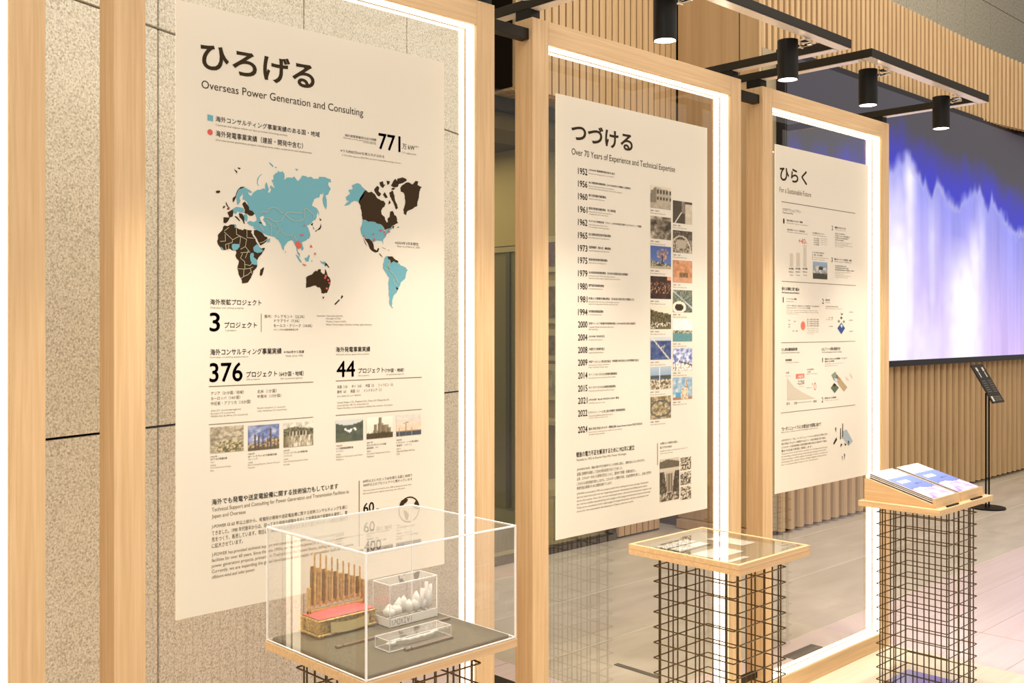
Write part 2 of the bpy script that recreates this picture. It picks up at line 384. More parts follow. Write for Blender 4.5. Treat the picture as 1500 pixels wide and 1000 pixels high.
  ('J-POWER announces its plan', 2.661, 2.7476, 1.3322, 1.3379, 'g', 0.0),
  ('2022', 2.6064, 2.6539, 1.2926, 1.3142, 'd', 0.03),
  ('トライトン・ノール洋上風力発電所 営業運転開始', 2.661, 2.8588, 1.2987, 1.3078, 'd', 0.012),
  ('Triton Knoll Offshore Wind Farm starts', 2.661, 2.7886, 1.2883, 1.294, 'g', 0.0),
  ('The first offshore wind project', 2.661, 2.7646, 1.2803, 1.286, 'g', 0.0),
  ('2024', 2.6064, 2.6539, 1.2363, 1.2579, 'd', 0.03),
  ('豪州 再生可能エネルギー開発企業 Genex Power Limited 完全子会社化', 2.661, 2.9567, 1.2419, 1.2509, 'd', 0.012),
  ('Genex Power Limited becomes a wholly owned subsidiary', 2.661, 2.8407, 1.2314, 1.2371, 'g', 0.0),
  ('renewable energy developer', 2.661, 2.7476, 1.2234, 1.2291, 'g', 0.0),
  ('発電所\u3000完成記念', 3.0049, 3.0582, 2.0306, 2.0362, 'm', 0.0),
  ('Power Station and dam view', 3.0049, 3.0957, 2.022, 2.0266, 'g', 0.0),
  ('発電所\u3000完成記念', 3.0049, 3.0582, 1.9165, 1.9221, 'm', 0.0),
  ('Power Station and dam view', 3.0049, 3.0957, 1.9079, 1.9125, 'g', 0.0),
  ('発電所\u3000完成記念', 3.0049, 3.0582, 1.8065, 1.812, 'm', 0.0),
  ('Power Station and dam view', 3.0049, 3.0957, 1.7979, 1.8024, 'g', 0.0),
  ('発電所\u3000完成記念', 3.0049, 3.0582, 1.6934, 1.6989, 'm', 0.0),
  ('Power Station and dam view', 3.0049, 3.0957, 1.6848, 1.6893, 'g', 0.0),
  ('発電所\u3000完成記念', 3.0049, 3.0582, 1.5805, 1.5861, 'm', 0.0),
  ('Power Station and dam view', 3.0049, 3.0957, 1.5719, 1.5765, 'g', 0.0),
  ('発電所\u3000完成記念', 3.0049, 3.0582, 1.4662, 1.4717, 'm', 0.0),
  ('Power Station and dam view', 3.0049, 3.0957, 1.4576, 1.4621, 'g', 0.0),
  ('発電所\u3000完成記念', 3.0049, 3.0582, 1.3556, 1.3612, 'm', 0.0),
  ('Power Station and dam view', 3.0049, 3.0957, 1.347, 1.3515, 'g', 0.0),
  ('発電所\u3000完成記念', 3.0049, 3.0582, 1.2448, 1.2503, 'm', 0.0),
  ('Power Station and dam view', 3.0049, 3.0957, 1.2362, 1.2407, 'g', 0.0),
  ('発電所\u3000建設', 3.1422, 3.1895, 1.9855, 1.9906, 'm', 0.0),
  ('Plant construction site', 3.1422, 3.2288, 1.9772, 1.9818, 'g', 0.0),
  ('発電所\u3000建設', 3.1422, 3.1895, 1.8726, 1.8778, 'm', 0.0),
  ('Plant construction site', 3.1422, 3.2288, 1.8643, 1.869, 'g', 0.0),
  ('発電所\u3000建設', 3.1422, 3.1895, 1.7585, 1.7637, 'm', 0.0),
  ('Plant construction site', 3.1422, 3.2288, 1.7502, 1.7549, 'g', 0.0),
  ('発電所\u3000建設', 3.1422, 3.1895, 1.6451, 1.6503, 'm', 0.0),
  ('Plant construction site', 3.1422, 3.2288, 1.6368, 1.6415, 'g', 0.0),
  ('発電所\u3000建設', 3.1422, 3.1895, 1.5333, 1.5385, 'm', 0.0),
  ('Plant construction site', 3.1422, 3.2288, 1.525, 1.5297, 'g', 0.0),
  ('発電所\u3000建設', 3.1422, 3.1895, 1.4221, 1.4272, 'm', 0.0),
  ('Plant construction site', 3.1422, 3.2288, 1.4138, 1.4184, 'g', 0.0),
  ('発電所\u3000建設', 3.1422, 3.1895, 1.311, 1.3162, 'm', 0.0),
  ('Plant construction site', 3.1422, 3.2288, 1.3027, 1.3074, 'g', 0.0),
  ('戦後の電力不足を解消するために1952年に創立', 2.5977, 2.9112, 1.1534, 1.1716, 'd', 0.02),
  ('Founded in 1952 to Resolve Post-War Power Shortages', 2.5994, 2.8646, 1.1373, 1.1481, 'g2', 0.0),
  ('J-POWERは1952年、戦後の電力不足を解消することを使命に誕生し、国際社会とともに歩みながら、', 2.5994, 2.9727, 1.105, 1.1162, 'm', 0.0),
  ('全国に発電所を建設して日本の経済成長を支えてきました。', 2.5994, 2.8435, 1.0895, 1.1008, 'm', 0.0),
  ('以来、エネルギーをめぐる環境の変化とともに、国内外で発電・送電を拡大し、', 2.5994, 2.921, 1.0731, 1.0844, 'm', 0.0),
  ('これからも安定供給を果たしながら、エネルギーと環境の共生、社会的使命を果たし、日本と世界の', 2.5994, 3.009, 1.0563, 1.0675, 'm', 0.0),
  ('持続可能な発展のために挑戦を続けています。', 2.5994, 2.7868, 1.0413, 1.0525, 'm', 0.0),
  ('J-POWER was founded in 1952 as a company tasked with resolving the serious shortage of electricity', 2.5994, 2.9928, 1.0226, 1.031, 'g2', 0.0),
  ('that the nation faced after the war, supporting economic development by building power plants', 2.5994, 2.9847, 1.0104, 1.0188, 'g2', 0.0),
  ('across the country. Since then we have developed hydro, thermal and wind power stations and', 2.5994, 3.009, 0.9982, 1.0066, 'g2', 0.0),
  ('our role has steadily expanded along with changes in the energy environment at home and abroad.', 2.5994, 3.0049, 0.9863, 0.9947, 'g2', 0.0),
  ('Today we are committed to both a stable supply of energy and harmony with the environment as we', 2.5994, 2.9928, 0.9743, 0.9828, 'g2', 0.0),
  ('strive for the sustainable development of Japan and the world.', 2.5994, 2.9054, 0.9622, 0.9706, 'g2', 0.0),
  ('大規模な水力発電所を建設し、', 3.0623, 3.1765, 1.1592, 1.1679, 'm', 0.0),
  ('電力不足を解消', 3.0623, 3.1337, 1.1444, 1.1526, 'm', 0.0),
  ('Building large hydropower plants to', 3.0623, 3.2376, 1.1321, 1.1372, 'g', 0.0),
  ('resolve power shortages', 3.0623, 3.1422, 1.1229, 1.128, 'g', 0.0),
 ],
 3: [
  ('ひらく', 3.9002, 4.1282, 2.2326, 2.2974, 'd', 0.022),
  ('For a Sustainable Future', 3.8974, 4.1638, 2.1831, 2.2058, 'g2', 0.0),
  ('3つのアクションプラン', 3.9223, 4.0725, 2.1038, 2.118, 'd', 0.0),
  ('Three Action Plans', 3.9223, 4.0093, 2.0938, 2.1009, 'm', 0.0),
  ('1', 3.9267, 3.9378, 2.0497, 2.0704, 'd', 0),
  ('再生可能エネルギー開発', 3.9557, 4.09, 2.0613, 2.0696, 'd', 0.02),
  ('Renewable energy development', 3.9557, 4.137, 2.0509, 2.0562, 'g', 0),
  ('再生可能エネルギー設備容量', 3.9585, 4.1076, 2.0216, 2.0294, 'm', 0),
  ('Renewable energy capacity increase', 3.9585, 4.1341, 2.0121, 2.0175, 'g', 0),
  ('+40', 4.054, 4.1123, 1.9694, 1.9935, 'r', 0),
  ('%', 4.1134, 4.1252, 1.9716, 1.9807, 'r', 0),
  ('vs 2017', 4.0842, 4.1252, 1.9602, 1.965, 'g', 0),
  ('2017年度', 3.9736, 4.0122, 1.8516, 1.8605, 'd', 0.02),
  ('920万kW', 3.9736, 4.011, 1.8378, 1.845, 'm', 0),
  ('9.2GW', 3.9793, 4.0099, 1.8243, 1.8297, 'g', 0),
  ('2017年度', 4.0299, 4.0691, 1.8538, 1.8628, 'd', 0.02),
  ('920万kW', 4.0299, 4.0679, 1.8399, 1.8471, 'm', 0),
  ('9.2GW', 4.0356, 4.0667, 1.8263, 1.8317, 'g', 0),
  ('2017年度', 4.09, 4.1299, 1.8561, 1.8652, 'd', 0.02),
  ('920万kW', 4.09, 4.1288, 1.8422, 1.8494, 'm', 0),
  ('9.2GW', 4.0958, 4.1276, 1.8284, 1.8339, 'g', 0),
  ('主な開発プロジェクト', 4.1745, 4.2823, 2.0205, 2.0285, 'm', 0),
  ('Main development', 4.1745, 4.3009, 2.0119, 2.0168, 'g', 0),
  ('水力発電', 4.1847, 4.2331, 1.9975, 2.0033, 'm', 0),
  ('Hydro power', 4.2484, 4.3071, 2.0013, 2.0059, 'g', 0),
  ('水力発電', 4.1847, 4.2331, 1.9885, 1.9944, 'm', 0),
  ('Hydro power', 4.2484, 4.3071, 1.9923, 1.9969, 'g', 0),
  ('水力発電', 4.1847, 4.2331, 1.9796, 1.9854, 'm', 0),
  ('Hydro power', 4.2484, 4.3071, 1.9833, 1.9879, 'g', 0),
  ('水力発電', 4.1847, 4.2331, 1.9707, 1.9765, 'm', 0),
  ('Hydro power', 4.2484, 4.3071, 1.9742, 1.9789, 'g', 0),
  ('洋上風力の開発や', 4.1847, 4.2792, 1.9337, 1.9411, 'm', 0),
  ('地熱・水力の更新', 4.1847, 4.2638, 1.9226, 1.93, 'd', 0),
  ('Offshore wind and geothermal', 4.1847, 4.3133, 1.9125, 1.9171, 'g', 0),
  ('hydro renewal', 4.1847, 4.2823, 1.9032, 1.9079, 'g', 0),
  ('2', 4.3466, 4.3611, 2.0485, 2.0687, 'd', 0),
  ('電源のゼロエミ化', 4.3763, 4.4796, 2.0587, 2.0676, 'd', 0.02),
  ('CO2-free power', 4.3763, 4.4796, 2.0492, 2.0543, 'g', 0),
  ('石炭火力の低炭素化', 4.3782, 4.4731, 2.0319, 2.0385, 'm', 0),
  ('石炭火力の低炭素化', 4.3782, 4.5192, 2.0221, 2.0287, 'm', 0),
  ('石炭火力の低炭素化', 4.3782, 4.5059, 2.0122, 2.0189, 'm', 0),
  ('石炭火力の低炭素化', 4.3782, 4.46, 2.0024, 2.0091, 'm', 0),
  ('Shift to low carbon thermal power plants', 4.3782, 4.5391, 1.9932, 1.998, 'g', 0),
  ('Shift to low carbon thermal power plants', 4.3782, 4.5059, 1.9863, 1.991, 'g', 0),
  ('Shift to low carbon thermal power plants', 4.3782, 4.5458, 1.9793, 1.984, 'g', 0),
  ('Shift to low carbon thermal power plants', 4.3782, 4.46, 1.9723, 1.9771, 'g', 0),
  ('3', 4.3434, 4.3573, 1.9007, 1.9216, 'd', 0),
  ('電力ネットワークの安定化・増強', 4.3732, 4.5365, 1.9109, 1.9198, 'd', 0.02),
  ('Power network stabilization', 4.3732, 4.5325, 1.9027, 1.9078, 'g', 0),
  ('地域間連系線の増強に貢献', 4.3782, 4.4862, 1.882, 1.8883, 'm', 0),
  ('地域間連系線の増強に貢献', 4.3782, 4.5059, 1.8728, 1.8792, 'm', 0),
  ('地域間連系線の増強に貢献', 4.3782, 4.5592, 1.8636, 1.87, 'm', 0),
  ('Contributing to interregional connection lines', 4.3782, 4.5258, 1.8538, 1.8586, 'g', 0),
  ('Contributing to interregional connection lines', 4.3782, 4.46, 1.8456, 1.8503, 'g', 0),
  ('Contributing to interregional connection lines', 4.3782, 4.5258, 1.8373, 1.8421, 'g', 0),
  ('Contributing to interregional connection lines', 4.3782, 4.4993, 1.8291, 1.8338, 'g', 0),
  ('新たな領域と取り組み', 3.9167, 4.061, 1.7595, 1.7743, 'd', 0.03),
  ('New business areas and initiatives', 3.9167, 4.061, 1.7471, 1.7548, 'm', 0.02),
  ('1', 3.9239, 3.9306, 1.7065, 1.7301, 'd', 0),
  ('イノベーション推進', 3.9529, 4.0379, 1.7194, 1.7277, 'd', 0.02),
  ('Innovation drive', 3.9529, 4.015, 1.7102, 1.7147, 'g', 0),
  ('エネルギー供給に新しい価値をもたらす技術開発や、新たな事業分野', 3.9529, 4.2331, 1.6906, 1.6974, 'm', 0),
  ('におけるスタートアップとの協業', 3.9529, 4.1548, 1.6817, 1.6879, 'm', 0),
  ('We invest in startups and technology to create new value', 3.9529, 4.221, 1.6713, 1.6761, 'g', 0),
  ('We invest in startups and technology to create new value', 3.9529, 4.2301, 1.6633, 1.668, 'g', 0),
  ('We invest in startups and technology to create new value', 3.9529, 4.0494, 1.6553, 1.66, 'g', 0),
  ('出資', 3.9697, 3.9844, 1.6268, 1.6328, 'm', 0),
  ('出資', 4.015, 4.0299, 1.6225, 1.6285, 'm', 0),
  ('出資', 3.9697, 3.9844, 1.6089, 1.6149, 'm', 0),
  ('出資', 3.9697, 3.9844, 1.5985, 1.6045, 'm', 0),
  ('出資', 4.0036, 4.0184, 1.5805, 1.5865, 'm', 0),
  ('出資', 4.0322, 4.0471, 1.5801, 1.5862, 'm', 0),
  ('出', 4.0883, 4.097, 1.603, 1.6121, 'm', 0),
  ('新しい技術で社会に貢献', 4.127, 4.2301, 1.6314, 1.6378, 'm', 0),
  ('新しい技術で社会に貢献', 4.127, 4.2301, 1.622, 1.6284, 'm', 0),
  ('新しい技術で社会に貢献', 4.127, 4.2301, 1.6125, 1.6189, 'm', 0),
  ('新しい技術で社会に貢献', 4.127, 4.2301, 1.6031, 1.6095, 'm', 0),
  ('new technology for society', 4.127, 4.2301, 1.5924, 1.5969, 'g', 0),
  ('new technology for society', 4.127, 4.2301, 1.5841, 1.5887, 'g', 0),
  ('new technology for society', 4.127, 4.2271, 1.5759, 1.5805, 'g', 0),
  ('new technology for society', 4.127, 4.1847, 1.5677, 1.5722, 'g', 0),
  ('2', 4.2607, 4.2761, 1.7071, 1.7295, 'd', 0),
  ('CO2回収・貯留', 4.2885, 4.329, 1.7201, 1.7288, 'd', 0.02),
  ('CO2 storage', 4.2885, 4.3321, 1.7107, 1.7157, 'g', 0),
  ('CO2を地中に貯留する取り組み', 4.2909, 4.4083, 1.6917, 1.6982, 'm', 0),
  ('Storing CO2 deep underground', 4.2909, 4.447, 1.6829, 1.6876, 'g', 0),
  ('圧入・貯留', 4.3171, 4.3598, 1.6408, 1.6471, 'm', 0),
  ('Storage well', 4.2947, 4.3598, 1.6325, 1.6369, 'g', 0),
  ('貯留層', 4.3227, 4.3573, 1.6013, 1.6063, 'g', 0),
  ('回収設備', 4.5126, 4.5491, 1.6682, 1.6743, 'g', 0),
  ('回収設備', 4.5126, 4.5491, 1.6294, 1.6355, 'g', 0),
  ('回収設備', 4.5126, 4.5491, 1.5777, 1.5838, 'g', 0),
  ('CO₂排出量削減目標', 3.9129, 4.0436, 1.4955, 1.5097, 'd', 0.03),
  ('CO₂ emissions reduction target', 3.9129, 4.0644, 1.4846, 1.4919, 'm', 0),
  ('国内発電事業', 3.9462, 3.9979, 1.4522, 1.4611, 'd', 0.03),
  ('Domestic power generation', 3.9462, 4.061, 1.443, 1.4475, 'g', 0),
  ('CO₂フリー水素の製造方法', 4.2564, 4.4276, 1.4917, 1.5073, 'd', 0.02),
  ('CO₂-free hydrogen production methods', 4.2564, 4.4405, 1.4808, 1.4886, 'm', 0),
  ('1', 4.2607, 4.2675, 1.4399, 1.4605, 'm', 0),
  ('褐炭のガス化による水素製造・アンモニア', 4.2847, 4.4928, 1.45, 1.4581, 'm', 0.02),
  ('製造とCO2貯留', 4.2847, 4.37, 1.4394, 1.4469, 'd', 0.02),
  ('Hydrogen from brown coal', 4.2847, 4.4535, 1.4291, 1.4337, 'g', 0),
  ('gasification', 4.2847, 4.4019, 1.4197, 1.4244, 'g', 0),
  ('4,700', 3.9473, 3.9753, 1.3964, 1.4053, 'd', 0),
  ('万t-CO2', 3.9473, 3.9866, 1.3851, 1.3893, 'g', 0),
  ('2013年度実績', 4.1252, 4.1847, 1.4072, 1.4139, 'm', 0),
  ('比較', 4.1311, 4.1608, 1.3972, 1.4027, 'm', 0),
  ('Results in FY 2013 baseline', 4.1252, 4.221, 1.3883, 1.3925, 'g', 0),
  ('-46%', 4.0436, 4.0923, 1.3752, 1.3879, 'c', 0),
  ('-2,250', 4.0436, 4.104, 1.3439, 1.3638, 'd', 0),
  ('万t-CO2', 4.061, 4.1017, 1.3357, 1.3402, 'g', 0),
  ('実質ゼロ', 4.1193, 4.1727, 1.326, 1.3305, 'g', 0),
  ('0', 4.1692, 4.1787, 1.3402, 1.3481, 'r', 0),
  ('2013', 3.9529, 3.981, 1.2613, 1.272, 'd', 0),
  ('2030', 4.0173, 4.0436, 1.2603, 1.2705, 'd', 0),
  ('2050', 4.1811, 4.2113, 1.2603, 1.2701, 'd', 0),
  ('2', 4.2552, 4.2699, 1.2571, 1.2808, 'd', 0),
  ('再生可能エネルギーで水を電気分解', 4.2823, 4.3891, 1.2701, 1.2789, 'd', 0.02),
  ('Water electrolysis', 4.2823, 4.4147, 1.2604, 1.2651, 'g', 0),
  ('“カーボンニュートラルと水素社会”の実現に向けて', 3.9129, 4.2515, 1.1501, 1.1678, 'd', 0.02),
  ('Efforts for a carbon-neutral, hydrogen-based society', 3.9129, 4.221, 1.14, 1.1471, 'g', 0),
  ('J-POWERグループは、カーボンニュートラルと水素社会の実現に向け、', 3.9129, 4.3133, 1.104, 1.1141, 'm', 0),
  ('再生可能エネルギーの開発やCO2フリー水素の製造に取り組み、', 3.9129, 4.2947, 1.089, 1.099, 'm', 0),
  ('エネルギーの安定供給と気候変動対策の両立を国内外で進め、', 3.9129, 4.3071, 1.0739, 1.0839, 'm', 0),
  ('豊かな社会の実現に貢献します。', 3.9129, 4.1727, 1.0589, 1.0689, 'm', 0),
  ('The group works toward carbon neutrality and a hydrogen-based society', 3.9129, 4.3071, 1.0462, 1.0538, 'g', 0),
  ('by developing renewable energy and producing hydrogen free of CO2', 3.9129, 4.2947, 1.0343, 1.042, 'g', 0),
  ('while keeping a stable supply of energy at home and abroad', 3.9129, 4.3071, 1.0225, 1.0302, 'g', 0),
  ('and taking action against climate change together with partners', 3.9129, 4.3009, 1.0107, 1.0184, 'g', 0),
  ('for a sustainable future for everyone.', 3.9129, 4.2271, 0.9989, 1.0066, 'g', 0),
 ],
}
RULES = {1: [(1.2342, 1.5402, 1.4508, 1.4525, 'd'), (1.2342, 1.5402, 1.3558, 1.3571, 'm'), (1.6131, 1.9175, 1.4509, 1.4526, 'd'), (1.6131, 1.9175, 1.356, 1.3575, 'm'), (1.3811, 1.3825, 1.5876, 1.6355, 'm'), (1.6905, 1.693, 0.984, 1.1682, 'd')], 2: [(3.0458, 3.0491, 1.0851, 1.1667, 'd')], 3: [(3.914, 4.5726, 2.1415, 2.1445, 'g'), (3.9167, 4.5794, 1.7973, 1.7997, 'g'), (3.9112, 4.5726, 1.5315, 1.5339, 'g'), (3.9084, 4.5726, 1.228, 1.2303, 'g'), (3.9821, 4.0082, 1.865, 1.9229, 's'), (4.0368, 4.0656, 1.8673, 1.9287, 's'), (4.0958, 4.1229, 1.8691, 1.9566, 's'), (4.1739, 4.1757, 1.9043, 1.9412, 'm'), (4.0494, 4.1668, 1.2659, 1.2671, 'g')]}
PRINTS = {1: [('hills', 1.2379, 1.3309, 1.2839, 1.3488), ('plant', 1.3435, 1.4348, 1.2813, 1.3457), ('dam', 1.4482, 1.5402, 1.2816, 1.3457), ('birds', 1.6131, 1.705, 1.2822, 1.3424), ('tower', 1.7168, 1.8098, 1.2829, 1.3435), ('wind', 1.8222, 1.9149, 1.2832, 1.3436)], 2: [('house', 3.0049, 3.1294, 2.0433, 2.1273), ('gorge', 3.0049, 3.1294, 1.9292, 2.0132), ('tree', 3.0049, 3.1294, 1.8191, 1.9031), ('night', 3.0049, 3.1294, 1.706, 1.79), ('village', 3.0049, 3.1294, 1.5932, 1.6772), ('bridge', 3.0049, 3.1294, 1.4788, 1.5628), ('chimney', 3.0049, 3.1294, 1.3682, 1.4522), ('ruin', 3.0049, 3.1294, 1.2574, 1.3414), ('rock', 3.1413, 3.2642, 1.9973, 2.0824), ('dam2', 3.1413, 3.2642, 1.8845, 1.9696), ('desert', 3.1413, 3.2642, 1.7704, 1.8555), ('pool', 3.1413, 3.2642, 1.6571, 1.7421), ('bay', 3.1413, 3.2642, 1.5453, 1.6303), ('snow', 3.1413, 3.2642, 1.434, 1.5191), ('blueplant', 3.1413, 3.2642, 1.323, 1.4081), ('bigdam', 3.0602, 3.1808, 0.9447, 1.1042), ('crowd', 3.1895, 3.2571, 1.0507, 1.0991), ('crowd2', 3.1895, 3.2571, 0.9942, 1.0425), ('crowd3', 3.1895, 3.2571, 0.9376, 0.986)], 3: [('rocks', 4.1787, 4.3071, 1.819, 1.8965)]}
